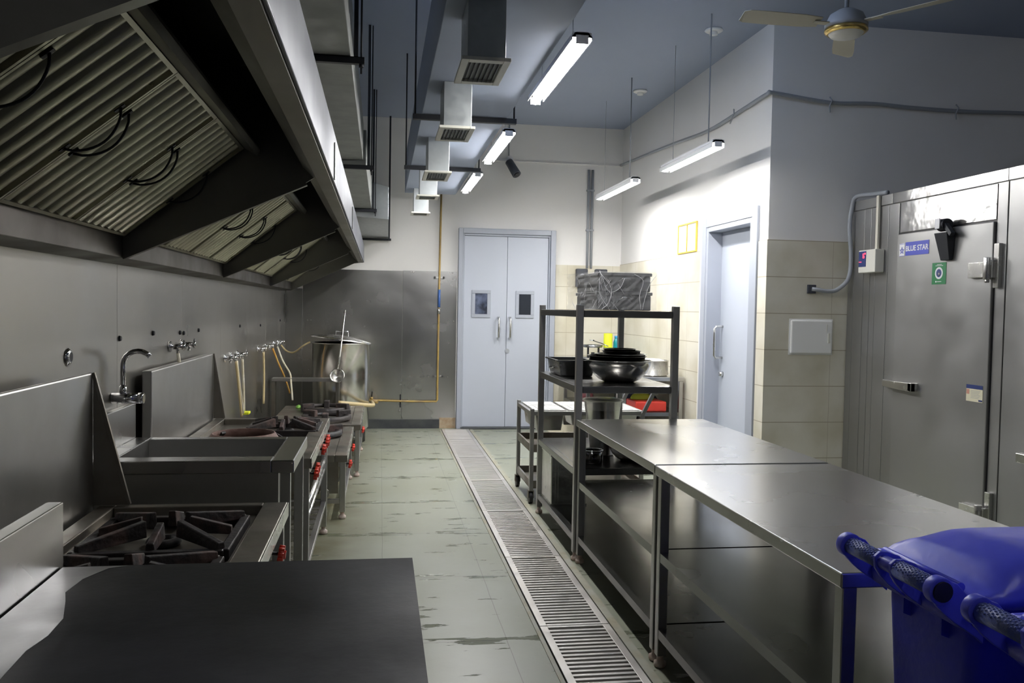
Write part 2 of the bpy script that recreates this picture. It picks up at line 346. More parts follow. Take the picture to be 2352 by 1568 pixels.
struct('trim_5', MB().box(2.185, 3.018, 10.588, 10.6, 0, TT-.02), 'tile')
# steel cladding panels on the left and back walls
c = MB(); ys = [-1.0, .25, 1.47, 2.69, 3.93, 5.15, 6.37, 7.59, 8.81, 10.02]
for a, b in zip(ys, ys[1:]): c.box(-1.14, -1.13, a+.0015, b-.0015, 0, 1.68)
c.box(-1.14, -1.13, 10.023, 10.6, 0, 1.68)
struct('trim_6', c, 'steel_wall', .001)
c = MB().box(-1.128, -.93, 10.588, 10.6, .11, 1.7).box(-.926, .27, 10.588, 10.6, .11, 1.94).box(.273, .935, 10.588, 10.6, .11, 1.945)
struct('trim_7', c, 'steel_wall_back', .001)
struct('baseboard_back', MB().box(-.93, .74, 10.56, 10.6, 0, .112), 'skirting')
struct('trim_8', MB().box(.742, .94, 10.575, 10.6, 0, .13), 'rust_patch')
struct('trim_9', MB().box(.3, 3.02, 10.585, 10.6, 3.33, 3.345), 'paint_white')
# dried smears of sealant along the top of the back cladding, and its screws
s = MB()
def smear(pts, wd):
    for a, b in zip(pts, pts[1:]): s.bar((a[0], 10.5865, a[1]), (b[0], 10.5865, b[1]), .002, wd, up=(0, 0, 1))
screws = [(-.87, 1.32), (-.83, 1.32), (-.19, 1.25), (.4, 1.93), (.37, 1.93), (.88, 1.93), (.9, 1.33), (-.85, .72), (.6, .64), (.84, .64), (.25, .22), (-.1, .8)]
sc = MB()
for x, z in screws: sc.cyl((x, 10.588, z), (x, 10.578, z), .012, .009, 10)
struct('trim_10', sc, 'bright_steel')
sc = MB()
for y, z in ((3.957, 1.339), (4.516, 1.345), (5.1, 1.33), (5.19, 1.325), (5.6, 1.33), (10.02, 1.32), (7.2, 1.32), (8.4, 1.3)): sc.cyl((-1.13, y, z), (-1.12, y, z), .013, .01, 10)
struct('trim_11', sc, 'blackmetal')

# ---- double door in the back wall
d = thing('door_1', None, None, (1.55, 10.6, 0)); d['kind'] = 'structure'
f = MB().box(.945, 1.0, 10.50, 10.6, 0, 2.485).box(2.1, 2.165, 10.50, 10.6, 0, 2.485).box(1.0, 2.1, 10.50, 10.6, 2.42, 2.485)
f.box(1.0, 1.02, 10.53, 10.6, 0, 2.42).box(2.08, 2.1, 10.53, 10.6, 0, 2.42).box(1.02, 2.08, 10.53, 10.6, 2.395, 2.42)
part(d, 'door_frame', f, 'door_frame', .006)
for i, (x0, x1, wx0, wx1) in enumerate(((1.022, 1.558, 1.12, 1.355), (1.562, 2.078, 1.672, 1.905))):
    lf = part(d, 'door_leaf', B(x0, x1, 10.555, 10.6, .02, 2.393), 'door', .003)
    z0, z1 = 1.385, 1.725; wf = MB(); t = .042
    wf.box(wx0, wx1, 10.54, 10.556, z0, z0+t).box(wx0, wx1, 10.54, 10.556, z1-t, z1).box(wx0, wx0+t, 10.54, 10.556, z0+t, z1-t).box(wx1-t, wx1, 10.54, 10.556, z0+t, z1-t)
    part(lf, 'window_frame', wf, 'door_frame', .004)
    part(lf, 'glass', B(wx0+t, wx1-t, 10.549, 10.5555, z0+t, z1-t), 'reflection_paint' if i == 0 else 'dark_glass')
    hx = 1.455 if i == 0 else 1.6
    part(lf, 'handle', MB().tube([(hx, 10.556, 1.39), (hx, 10.49, 1.39), (hx, 10.478, 1.375), (hx, 10.478, 1.15), (hx, 10.49, 1.135), (hx, 10.556, 1.135)], .012, 10), 'bright_steel')
    if i: part(lf, 'lock', MB().cyl((1.575, 10.556, .973), (1.575, 10.545, .973), .028, seg=20), 'conduit')
struct('trim_12', B(1.0, 2.1, 10.45, 10.6, 0, .018), 'skirting')
# ---- steel door in the right wall
d = thing('door_2', None, None, (3.03, 7.15, 0)); d['kind'] = 'structure'
f = MB().box(3.012, 3.2, DY1-.045, DY1, 0, DZ).box(3.012, 3.2, DY0, DY0+.045, 0, DZ).box(3.012, 3.2, DY0+.045, DY1-.045, DZ-.045, DZ)
f.box(3.005, 3.03, DY1, DY1+.1, 0, DZ+.085).box(3.005, 3.03, DY0-.1, DY0, 0, DZ+.085).box(3.005, 3.03, DY0, DY1, DZ, DZ+.085)
part(d, 'door_frame', f, 'door_frame', .004)
lf = part(d, 'door_leaf', B(3.15, 3.19, DY0+.045, DY1-.045, .01, DZ-.045), 'door', .003)
hy = 7.54
part(lf, 'handle', MB().tube([(3.15, hy, 1.37), (3.085, hy, 1.37), (3.07, hy, 1.35), (3.07, hy, 1.1), (3.085, hy, 1.08), (3.15, hy, 1.08)], .012, 10), 'bright_steel')
part(lf, 'lock', MB().cyl((3.15, 7.52, .93), (3.115, 7.52, .93), .026, .02, seg=20), 'bright_steel')
struct('trim_13', MB().box(3.014, 3.03, DY1+.1, DY1+.145, 0, TT), 'paint_white')

# ---- drain grates along the aisle
gy = [10.47, 9.69, 8.515, 7.335, 6.212, 5.03, 3.905, 2.78, 1.66]
lab = ['short drain grate at the foot of the blue double door', 'second drain grate from the double door', 'third drain grate from the double door, beside the far end of the trolley space',
       'fourth drain grate from the double door, beside the trolley castor', 'fifth drain grate from the double door, beside the shelving rack', 'sixth drain grate from the double door, beside the rear work table',
       'nearest whole drain grate, beside the front work table', 'drain grate cut off by the bottom edge of the photo']
for k in range(8):
    if k > 7: break
    y1, y0 = gy[k], gy[k+1]; g = MB(); x0, x1 = .762, 1.098
    g.box(x0, x0+.035, y0+.004, y1-.004, -.028, .006).box(x1-.035, x1, y0+.004, y1-.004, -.028, .006)
    g.box(x0+.035, x1-.035, y0+.004, y0+.022, -.028, .006).box(x0+.035, x1-.035, y1-.022, y1-.004, -.028, .006)
    n = max(6, int(round((y1-y0)/.041))); st = (y1-y0-.03)/n
    for i in range(1, n):
        y = y0+.015+i*st; g.box(x0+.03, x1-.03, y-.0095, y+.0095, -.022, .004)
    solo('drain_grate', g, 'grate', lab[k], 'drain grate', 'drain grates along the aisle', bevel=.0015)

# ================================================================ LEFT SIDE: HOOD
H = thing('exhaust_hood', 'long stainless steel exhaust hood over the cooking line on the left wall', 'exhaust hood', (-.7, 5.6, 1.66))
HY0, HY1 = 1.0, 9.93
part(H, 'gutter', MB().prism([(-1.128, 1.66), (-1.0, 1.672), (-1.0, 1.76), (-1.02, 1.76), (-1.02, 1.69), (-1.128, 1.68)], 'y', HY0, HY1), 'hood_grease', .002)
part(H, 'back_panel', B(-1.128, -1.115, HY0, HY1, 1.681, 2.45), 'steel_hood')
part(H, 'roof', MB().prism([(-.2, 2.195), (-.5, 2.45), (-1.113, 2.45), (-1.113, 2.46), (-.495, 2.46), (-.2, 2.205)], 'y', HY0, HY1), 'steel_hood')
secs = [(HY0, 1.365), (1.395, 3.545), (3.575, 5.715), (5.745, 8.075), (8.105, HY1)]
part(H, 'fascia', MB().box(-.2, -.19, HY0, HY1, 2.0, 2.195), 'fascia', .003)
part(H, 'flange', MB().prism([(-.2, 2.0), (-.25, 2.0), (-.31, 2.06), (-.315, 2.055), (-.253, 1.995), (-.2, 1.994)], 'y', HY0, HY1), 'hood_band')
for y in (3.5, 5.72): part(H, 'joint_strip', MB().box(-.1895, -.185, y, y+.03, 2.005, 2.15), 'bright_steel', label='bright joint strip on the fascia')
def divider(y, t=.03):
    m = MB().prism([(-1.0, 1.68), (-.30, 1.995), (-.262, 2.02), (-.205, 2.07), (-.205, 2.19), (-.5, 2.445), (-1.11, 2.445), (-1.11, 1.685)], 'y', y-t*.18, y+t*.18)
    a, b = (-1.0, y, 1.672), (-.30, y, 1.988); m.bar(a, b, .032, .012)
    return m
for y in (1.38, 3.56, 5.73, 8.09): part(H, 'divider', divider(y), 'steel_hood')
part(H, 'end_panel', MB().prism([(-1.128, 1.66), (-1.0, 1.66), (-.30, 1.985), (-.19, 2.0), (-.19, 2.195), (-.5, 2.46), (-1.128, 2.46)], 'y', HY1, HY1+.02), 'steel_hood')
A0 = Vector((-.99, 0, 1.762)); A1 = Vector((-.545, 0, 2.12)); dv = (A1-A0); ln = dv.length; dv.normalize(); nv = Vector((dv.z, 0, -dv.x))
nf = 0
def filt(y0, y1):
    m = MB(); n = 7; w_ = (y1-y0-.024)/n
    def seg(ya, yb, o0, o1, s0=0, s1=ln):
        P = lambda y, sd, o: A0+dv*sd+nv*o+Vector((0, y, 0))
        m.add([P(ya, s0, o0), P(yb, s0, o0), P(yb, s1, o0), P(ya, s1, o0), P(ya, s0, o1), P(yb, s0, o1), P(yb, s1, o1), P(ya, s1, o1)],
              [(0,3,2,1),(4,5,6,7),(0,1,5,4),(1,2,6,5),(2,3,7,6),(3,0,4,7)])
    seg(y0+.002, y0+.012, -.02, .012); seg(y1-.012, y1-.002, -.02, .012)
    seg(y0+.012, y1-.012, -.02, .012, 0, .012); seg(y0+.012, y1-.012, -.02, .012, ln-.012, ln)
    seg(y0+.012, y1-.012, -.024, -.02)
    for i in range(n):
        a = y0+.012+i*w_
        # curved baffle channel
        L = []
        for k in range(7):
            t = k/6; yy = a+w_*.01+w_*.84*t; o = .010-.022*abs(2*t-1)**2.4
            L.append((yy, o))
        vs = [];
        for yy, o in L: vs += [A0+dv*.012+nv*o+Vector((0, yy, 0)), A0+dv*(ln-.012)+nv*o+Vector((0, yy, 0))]
        m.add(vs, [(2*k, 2*k+1, 2*k+3, 2*k+2) for k in range(6)], True)
    return m
def fhandle(yc, s0=.22, s1=.40, h=.045):
    m = MB()
    pts = [A0+dv*(s0+(s1-s0)*t)+nv*(.012+h*sin(pi*t)**.7)+Vector((0, yc, 0)) for t in [i/12 for i in range(13)]]
    m.tube(pts, .0035, 6); m.bar(pts[0]-dv*.012, pts[0]+dv*.02, .014, .003, up=nv); m.bar(pts[-1]-dv*.02, pts[-1]+dv*.012, .014, .003, up=nv)
    return m
for si, (a, b) in enumerate(secs):
    if si == 0: continue
    n = 4 if b-a > 2 else 3
    if si == 1: edges = [3.51, 2.955, 2.40, 1.845, 1.40]
    else: edges = [b-.03-(b-a-.05)/n*i for i in range(n+1)]
    for e1, e0 in zip(edges, edges[1:]):
        fo = part(H, 'baffle_filter', filt(e0, e1), 'filter')
        if e1-e0 > .5:
            for yy in (e1-.035, e0+.035): part(fo, 'handle', fhandle(yy), 'blackmetal')
    y0, y1 = min(edges)-.01, max(edges)+.03
    part(H, 'filter_rail', MB().prism([(-.548, 2.142), (-.54, 2.115), (-.49, 2.09), (-.48, 2.11), (-.484, 2.125), (-.495, 2.105), (-.53, 2.125), (-.53, 2.15)], 'y', y0, y1), 'hood_band')

# ================================================================ DUCTS
D = thing('exhaust_duct', 'grey rectangular exhaust duct above the hood on black angle supports', 'duct', (-.5, 6, 2.34))
part(D, 'duct_section', MB().box(-.85, -.154, .6, 7.18, 2.70, 3.0), 'duct', .004)
m = MB().add([(-.85, 7.2, 2.66), (-.13, 7.2, 2.66), (-.13, 7.2, 2.95), (-.85, 7.2, 2.95), (-.85, 9.28, 2.54), (-.105, 9.28, 2.54), (-.105, 9.28, 2.84), (-.85, 9.28, 2.84)],
             [(0,3,2,1),(4,5,6,7),(0,1,5,4),(1,2,6,5),(2,3,7,6),(3,0,4,7)])
part(D, 'duct_section', m, 'duct', .004)
m = MB().add([(-.35, 9.3, 2.46), (.075, 9.3, 2.43), (.075, 9.3, 2.78), (-.35, 9.3, 2.9), (-.35, 10.55, 2.33), (.085, 10.55, 2.33), (.085, 10.55, 2.7), (-.35, 10.55, 2.7)],
             [(0,3,2,1),(4,5,6,7),(0,1,5,4),(1,2,6,5),(2,3,7,6),(3,0,4,7)])
part(D, 'duct_section', m, 'galv', .004, label='short grey galvanised end section of the duct')
def hanger(y, z, x1):
    m = MB().box(-.88, x1, y-.03, y, z-.035, z-.003).box(-.88, x1, y-.03, y+.02, z-.006, z-.003)
    m.box(x1-.05, x1-.03, y-.03, y-.012, z, ZC-.003).cyl((x1-.015, y-.015, z-.08), (x1-.015, y-.015, ZC-.003), .005, seg=6)
    m.cyl((x1-.015, y-.015, z-.05), (x1-.015, y-.015, z-.035), .012, seg=6)
    return m
for y, z, x1 in ((4.25, 2.70, -.09), (7.2, 2.66, -.07), (9.29, 2.54, -.05)): part(D, 'duct_support', hanger(y, z, x1), 'blackmetal')
part(D, 'duct_support', MB().box(-.5, .12, 10.52, 10.55, 2.30, 2.326).box(.085, .105, 10.5, 10.52, 2.3, ZC-.003), 'blackmetal')

D = thing('supply_duct', 'painted rectangular supply duct under the ceiling beside the lamps', 'duct', (.55, 6, 2.79))
part(D, 'duct_section', B(.26, .835, .6, 9.8, 2.79, 3.2), 'ceiling', .004)
for y in (5.8, 7.9): part(D, 'duct_support', MB().box(.2, .9, y-.02, y+.02, 2.755, 2.789).cyl((.215, y, 2.76), (.215, y, ZC-.003), .006, seg=6).cyl((.885, y, 2.76), (.885, y, ZC-.003), .006, seg=6), 'blackmetal')
GY = [(3.52, 3.91), (4.87, 5.27), (6.49, 6.94), (7.88, 8.16), (9.32, 9.6)]
gl = ['nearest and largest air grille on its steel drop box', 'second air grille from the camera under the supply duct', 'middle one of the five air grilles under the supply duct', 'fourth air grille from the camera, seen almost edge on', 'farthest small dirty air grille under the supply duct']
for (a, b), L in zip(GY, gl):
    v = thing('air_vent', L, 'air vent', (.42, (a+b)/2, 2.5), 'ceiling duct air vents')
    part(v, 'drop_box', B(.345, .505, a+.05, b-.04, 2.532, 2.789), 'galv', .002)
    x0, x1, t = .318, .522, .03; t2 = .045
    part(v, 'frame', MB().box(x0, x0+t, a, b, 2.516, 2.531).box(x1-t, x1, a, b, 2.516, 2.531).box(x0+t, x1-t, a, a+t2, 2.516, 2.531).box(x0+t, x1-t, b-t2, b, 2.516, 2.531), 'cream_pl', .002)
    lo = MB().box(x0+t, x1-t, a+t2, b-t2, 2.5285, 2.5305)
    for i in range(7):
        x = x0+t+.012+i*(x1-x0-2*t-.024)/6; lo.add([(x-.003, a+t2, 2.515), (x+.003, a+t2, 2.528), (x+.003, b-t2, 2.528), (x-.003, b-t2, 2.515), (x-.0015, a+t2, 2.515), (x+.0045, a+t2, 2.528), (x+.0045, b-t2, 2.528), (x-.0015, b-t2, 2.515)], [(0,1,2,3),(4,7,6,5),(0,4,5,1),(2,6,7,3)])
    part(v, 'louvre', lo, 'conduit')

# ================================================================ LAMPS
def lamp(x, y0, y1, z, label, group, sk=0., tm='tube_far'):
    yc = (y0+y1)/2
    t = thing('tube_lamp', label, 'lamp', (x, yc, z), group)
    part(t, 'housing', MB().prism([(x-.03, z+.034), (x-.05, z+.006), (x-.05, z-.006-sk), (x-.046, z-.006-sk), (x-.044, z+.03), (x+.044, z+.03), (x+.046, z-.006-sk), (x+.05, z-.006-sk), (x+.05, z+.006), (x+.03, z+.034)], 'y', y0-.002, y1+.002), 'lamp_body')
    part(t, 'diffuser', MB().cyl((x, y0, z), (x, y1, z), .026, seg=16), tm, label='glowing white tube')
    part(t, 'end_cap', MB().box(x-.03, x+.03, y0-.008, y0-.001, z-.024, z+.016), 'lamp_body'); part(t, 'end_cap', MB().box(x-.03, x+.03, y1+.001, y1+.008, z-.024, z+.016), 'lamp_body')
    for yy in (y0+.2, y1-.2): part(t, 'hanging_rod', MB().cyl((x, yy, z+.03), (x, yy, ZC), .0055 if (x > 2 and yy < yc) else .002, seg=6), 'conduit')
g1 = 'ceiling tube lamps over the aisle'
t = thing('added_fill_lamp', 'added fill tube close under the ceiling, out of view, brightening the ceiling', 'lamp', (1.5, 5.2, 3.69))  # unseen lamp added because the visible tubes leave the ceiling too dark
part(t, 'housing', MB().box(1.47, 1.53, 4.58, 5.82, 3.745, 3.775), 'lamp_body', .004); part(t, 'diffuser', MB().cyl((1.5, 4.6, 3.72), (1.5, 5.8, 3.72), .02, seg=14), 'fill_ceiling')
part(t, 'bracket', MB().box(1.485, 1.515, 5.0, 5.4, 3.775, ZC), 'lamp_body')
lamp(.92, 3.96, 5.17, 2.77, 'nearest and largest glowing tube lamp over the aisle', g1, 0., 'tube')
lamp(.905, 6.16, 7.38, 2.77, 'middle glowing tube lamp of the aisle row in front of the back wall', g1)
lamp(.90, 8.11, 9.3, 2.77, 'smallest farthest glowing tube lamp of the aisle row', g1)
lamp(2.50, 6.17, 7.38, 2.77, 'hanging tube lamp in front of the grey-blue side door', 'tube lamps by the right wall', .022)
lamp(2.43, 8.05, 9.42, 2.77, 'hanging tube lamp in the far right corner near the wall conduits', 'tube lamps by the right wall', .022)

t = thing('added_fill_lamp', 'added fill tube close under the ceiling, out of view, brightening the blue bins', 'lamp', (2.0, .6, 3.6))  # unseen lamp added to brighten the bin lids
part(t, 'housing', MB().box(1.97, 2.03, -.02, 1.22, 3.68, 3.74), 'lamp_body', .004); part(t, 'diffuser', MB().cyl((2.0, 0, 3.64), (2.0, 1.2, 3.64), .02, seg=14), 'fill_bins')
part(t, 'bracket', MB().box(1.985, 2.015, .5, .7, 3.74, ZC), 'lamp_body')
for (x, y), L in (((2.655, 6.71), 'white ceiling smoke detector nearer the camera, left of the fan'), ((2.655, 8.70), 'white ceiling smoke detector farther from the camera')):
    t = thing('smoke_detector', L, 'smoke detector', (x, y, ZC-.05), 'ceiling smoke detectors')
    part(t, 'base', MB().lathe([(.001, 0), (.07, 0), (.075, -.012), (.06, -.022), (.001, -.022)], (x, y, ZC), 24), 'white_pl')
    part(t, 'sensor', MB().lathe([(.03, -.022), (.034, -.045), (.001, -.05)], (x, y, ZC), 20), 'white_pl')
# ceiling fan
fx, fy, fz = 2.84, 5.0, 3.25
F = thing('ceiling_fan', 'ceiling fan with pale blades and round gold-rimmed cover', 'ceiling fan', (fx, fy, fz-.03))
part(F, 'motor', MB().lathe([(.001, .14), (.05, .14), (.1, .11), (.128, .05), (.128, .03), (.1, .02), (.001, .02)], (fx, fy, fz), 32), 'conduit')
part(F, 'rim', MB().lathe([(.1, .03), (.128, .025), (.13, .008), (.112, -.006), (.104, -.006)], (fx, fy, fz), 40), 'gold')
part(F, 'cover', MB().lathe([(.106, -.003), (.09, -.022), (.05, -.034), (.001, -.038)], (fx, fy, fz), 32), 'fan_glass')
part(F, 'rod', MB().cyl((fx, fy, fz+.14), (fx, fy, ZC-.06), .014, seg=12).lathe([(.001, .0), (.02, 0), (.05, .05), (.05, .06)], (fx, fy, ZC-.06), 20), 'conduit')
for a in (-56, 62, 181):
    a = radians(a); dx, dy = cos(a), sin(a); nx, ny = -dy, dx; m = MB()
    m.bar((fx+dx*.1, fy+dy*.1, fz+.05), (fx+dx*.22, fy+dy*.22, fz+.05), .05, .006)
    lo = []
    for t_, wd in ((.18, .09), (.3, .13), (.55, .14), (.66, .13), (.69, .08)):
        for sgn, zz in ((-1, -.012), (1, .016)):
            lo.append((fx+dx*t_+nx*sgn*wd/2, fy+dy*t_+ny*sgn*wd/2, fz+.05+zz))
    n = 5; up = [(v[0], v[1], v[2]+.004) for v in lo]
    fs = []
    for i in range(n-1):
        fs += [(2*i, 2*i+1, 2*i+3, 2*i+2), (2*n+2*i, 2*n+2*i+2, 2*n+2*i+3, 2*n+2*i+1), (2*i, 2*i+2, 2*n+2*i+2, 2*n+2*i), (2*i+1, 2*n+2*i+1, 2*n+2*i+3, 2*i+3)]
    fs += [(0, 2*n, 2*n+1, 1), (2*n-2, 2*n-1, 4*n-1, 4*n-2)]
    m.add(lo+up, fs); part(F, 'blade', m, 'fan_blade')

# wall cable running round right wall and pier
cb = MB().tube([(2.99, 10.55, 3.34), (3.005, 9.6, 3.3), (3.0, 8.64, 3.25), (3.0, 7.65, 3.19), (3.0, 6.94, 3.21), (2.995, 6.42, 3.228), (3.03, 6.37, 3.226), (3.5, 6.375, 3.178), (3.87, 6.375, 3.189), (4.25, 6.375, 3.174), (4.72, 6.375, 3.171), (5.24, 6.375, 3.184), (6.5, 6.375, 3.18)], .016, 8, 5)
t = thing('wall_cable', 'thick grey cable looped high along the right wall and round the pier', 'cable', (3.4, 6.4, 3.15))
part(t, 'sheath', cb, 'conduit')
for x, y in ((3.5, 6.37), (4.6, 6.37)): part(t, 'cable_tie', MB().tube([(x, y, 3.22), (x+.01, y-.02, 3.19), (x, y, 3.15), (x+.005, y, 3.1)], .006, 6), 'conduit')
part(t, 'cable_tie', MB().tube([(2.99, 7.05, 3.25), (2.97, 7.0, 3.2), (2.98, 7.1, 3.14)], .006, 6), 'conduit')
# conduits on the back wall and electric boxes
t = thing('conduit_pair', 'two grey conduits running down the back wall to the switch boxes', 'conduit', (2.61, 10.58, 2.0))
part(t, 'pipe', MB().cyl((2.585, 10.58, 2.03), (2.585, 10.58, 3.27), .016), 'conduit'); part(t, 'pipe', MB().cyl((2.635, 10.58, 2.03), (2.635, 10.58, 3.27), .016), 'conduit')
for z in (2.5, 3.0): part(t, 'clip', MB().box(2.56, 2.66, 10.562, 10.6, z, z+.02), 'conduit')
def ebox(x0, x1, z0, z1, L):
    t = thing('switch_box', L, 'switch box', ((x0+x1)/2, 10.58, z0), 'dark switch boxes on the back wall')
    part(t, 'cover', B(x0, x1, 10.52, 10.587, z0, z1), 'elec', .014)
    part(t, 'gland', MB().cyl(((x0+x1)/2, 10.555, z0), ((x0+x1)/2, 10.555, z0-.03), .02), 'elec')
    part(t, 'dial', MB().cyl(((x0+x1)/2, 10.52, (z0+z1)/2+.03), ((x0+x1)/2, 10.508, (z0+z1)/2+.03), .025), 'conduit')
ebox(2.435, 2.585, 1.79, 2.02, 'dark grey switch box on tiles left of the conduits')
ebox(2.68, 2.84, 1.80, 2.02, 'dark switch box right of the conduits, half behind the wrapped boxes')
t = thing('security_camera', 'dark bullet security camera high on the back wall', 'security camera', (1.58, 10.55, 3.14))
part(t, 'housing', MB().cyl((1.55, 10.5, 3.31), (1.63, 10.38, 3.14), .05, .055, 20), 'cctv'); part(t, 'bracket', MB().cyl((1.57, 10.6, 3.36), (1.57, 10.46, 3.29), .02).cyl((1.57, 10.6, 3.36), (1.57, 10.585, 3.36), .045), 'lamp_body')
part(t, 'lens', MB().cyl((1.63, 10.38, 3.14), (1.634, 10.374, 3.132), .035), 'black')
solo('camera_conduit', MB().cyl((1.56, 10.588, 3.4), (1.56, 10.588, ZC), .01), 'conduit', 'thin conduit from the ceiling down to the security camera', 'conduit')
# framed notices
t = thing('notice_frame', 'yellow double frame with two pale notices above the tiles by the side door', 'picture frame', (3.02, 8.19, 2.087))
y0, y1, z0, z1 = 7.93, 8.45, 2.087, 2.385; m = MB(); fr = .016
m.box(3.012, 3.028, y0, y1, z0, z0+fr).box(3.012, 3.028, y0, y1, z1-fr, z1)
for y in (y0, (y0+y1)/2-fr/2, y1-fr): m.box(3.012, 3.028, y, y+fr, z0+fr, z1-fr)
part(t, 'frame', m, 'frame_y', .002)
for a, b in ((y0+fr, (y0+y1)/2-fr/2), ((y0+y1)/2+fr/2, y1-fr)):
    p_ = MB().box(3.02, 3.026, a, b, z0+fr, z1-fr); p_.cur = 1
    for i in range(9): p_.box(3.0195, 3.02, a+.03, b-.03-(i*37 % 5)*.012, z0+.06+i*.022, z0+.066+i*.022)
    part(t, 'notice', p_, ['paper', 'conduit'])
# wall hatch + socket with conduit on the pier
t = thing('access_hatch', 'white square access hatch on the tiled pier', 'access panel', (3.41, 6.38, 1.18))
part(t, 'panel', B(3.232, 3.585, 6.366, 6.3875, 1.184, 1.452), 'white_pl', .012)
part(t, 'latch', MB().box(3.545, 3.56, 6.358, 6.367, 1.27, 1.35).box(3.53, 3.536, 6.362, 6.367, 1.36, 1.42), 'cream_pl', .002)
part(t, 'frame', MB().box(3.222, 3.595, 6.384, 6.3879, 1.174, 1.462), 'white_pl')
t = thing('wall_socket', 'small dark recessed cable outlet on the pier tiles above the hatch', 'socket', (3.40, 6.38, 1.66))
part(t, 'back_box', B(3.365, 3.435, 6.37, 6.3875, 1.665, 1.735), 'elec', .003)
cd = MB().tube([(3.40, 6.372, 1.70), (3.44, 6.35, 1.695), (3.52, 6.345, 1.685), (3.6, 6.34, 1.70), (3.68, 6.32, 1.79), (3.69, 6.31, 1.96), (3.67, 6.31, 2.2), (3.69, 6.32, 2.34), (3.70, 6.28, 2.43), (3.74, 6.1, 2.43), (3.76, 5.95, 2.425)], .017, 10, 6)
solo('flexible_conduit', cd, 'conduit', 'grey flexible conduit curving from the pier outlet to the cold room roof', 'conduit')
# ================================================================ COLD ROOM
XC = 3.72
K = thing('cold_room', 'walk-in cold room clad in grey steel with a hinged door at the right', 'cold room', (5.1, 3.7, 0))
b = MB().box(XC, 6.5, .9, 6.384, 0, 2.39)
part(K, 'body', b, 'cold')
b = MB()
for a, c_ in ((5.72, 5.845), (5.85, 6.0), (6.003, 6.07), (6.075, 6.16), (6.165, 6.3), (6.303, 6.382)): b.box(XC-.008, XC, a, c_, 0, 2.318)
part(K, 'wall_panel', b, 'cold', .002)
b = MB().box(XC-.008, XC, 2.6, 4.622, 0, 2.318)
part(K, 'wall_panel', b, 'cold', .002)
part(K, 'door_post', MB().box(XC-.012, XC, 4.628, 4.712, 0, 2.318), 'cold', .002)
part(K, 'top_trim', MB().box(XC-.014, XC+.04, 5.8, 6.382, 2.322, 2.396), 'cold', .002)
part(K, 'top_trim', MB().box(XC-.014, XC+.04, 4.632, 5.795, 2.322, 2.396).box(XC-.014, XC+.04, .9, 4.627, 2.322, 2.396), 'cold_shiny', .002)
part(K, 'overdoor_panel', MB().box(XC-.016, XC, 4.716, 5.69, 2.098, 2.315), 'cold_shiny', .003)
dr = part(K, 'cold_door', MB().box(XC-.03, XC-.001, 4.722, 5.70, .06, 2.085), 'cold', .005)
part(dr, 'gasket', MB().box(XC-.012, XC-.001, 4.712, 4.722, .05, 2.097).box(XC-.012, XC-.001, 4.722, 5.71, 2.085, 2.097).box(XC-.012, XC-.001, 5.70, 5.706, .05, 2.085), 'black')
xf = XC-.03
part(dr, 'handle', MB().box(xf-.02, xf, 5.66, 5.80, .985, 1.03).prism([(5.74, .985), (5.74, 1.03), (5.40, 1.035), (5.40, .975), (5.5, .975)], 'x', xf-.055, xf-.02).box(xf-.055, xf, 5.40, 5.44, .975, 1.035), 'bright_steel', .004)
def hinge(zc, s=1):
    m = MB().box(xf-.03, xf, 4.73, 4.90, zc-.045, zc+.05).cyl((xf-.035, 4.715, zc-.06), (xf-.035, 4.715, zc+.075), .024, seg=16).cyl((xf-.035, 4.715, zc-.08), (xf-.035, 4.715, zc-.06), .014, seg=12)
    m.box(xf-.008, xf+.018, 4.655, 4.70, zc-.11, zc+.16).box(xf-.03, xf+.01, 4.68, 4.715, zc-.05, zc+.06); return m
part(dr, 'hinge', hinge(1.79), 'bright_steel', .003); part(dr, 'hinge', hinge(.27), 'bright_steel', .003)
# door closer / curtain holder
m = MB().add([(xf-.03, 5.08, 1.87), (xf-.03, 5.17, 1.87), (xf-.005, 5.17, 1.87), (xf-.005, 5.08, 1.87), (xf-.07, 5.06, 2.05), (xf-.07, 5.19, 2.05), (xf, 5.19, 2.05), (xf, 5.06, 2.05)],
             [(0,1,2,3),(4,7,6,5),(0,4,5,1),(1,5,6,2),(2,6,7,3),(3,7,4,0)])
m.cyl((xf-.04, 5.16, 2.10), (xf-.04, 5.09, 2.10), .042, seg=18).bar((xf-.05, 5.1, 2.10), (xf-.05, 5.03, 2.03), .03, .03)
part(dr, 'door_closer', m, 'blackmetal', .004)
part(dr, 'door_closer', MB().box(xf-.088, xf-.082, 5.11, 5.155, 2.075, 2.14), 'sign_white')
# maker's sign
YL, YR = 5.668, 5.335
sgn = MB().add([(xf-.002, YL, 2.015), (xf-.002, YL-.062, 2.02), (xf-.002, YL-.062, 1.925), (xf-.002, YL, 1.925), (xf, YL, 2.015), (xf, YL-.062, 2.02), (xf, YL-.062, 1.925), (xf, YL, 1.925)], [(0,1,2,3),(4,7,6,5),(0,4,5,1),(1,5,6,2),(2,6,7,3),(3,7,4,0)])
sgn.cur = 1
sgn.box(xf-.002, xf, YR, YL-.072, 1.927, 2.022)
sgn.box(xf-.0026, xf-.002, YL-.059, YL-.003, 1.9255, 1.9285).box(xf-.0026, xf-.002, YL-.059, YL-.003, 2.0115, 2.0145)
def star(cy, cz, R_):
    pts = [(cy-R_*sin(2*pi*i/5), cz+R_*cos(2*pi*i/5)) for i in range(5)]
    for i in range(5):
        a, c_ = pts[i], pts[(i+2) % 5]; sgn.bar((xf-.0026, a[0], a[1]), (xf-.0026, c_[0], c_[1]), .0012, .0032, up=(0, c_[1]-a[1], -(c_[0]-a[0])))
star(YL-.031, 1.965, .026)
sgn.cur = 0
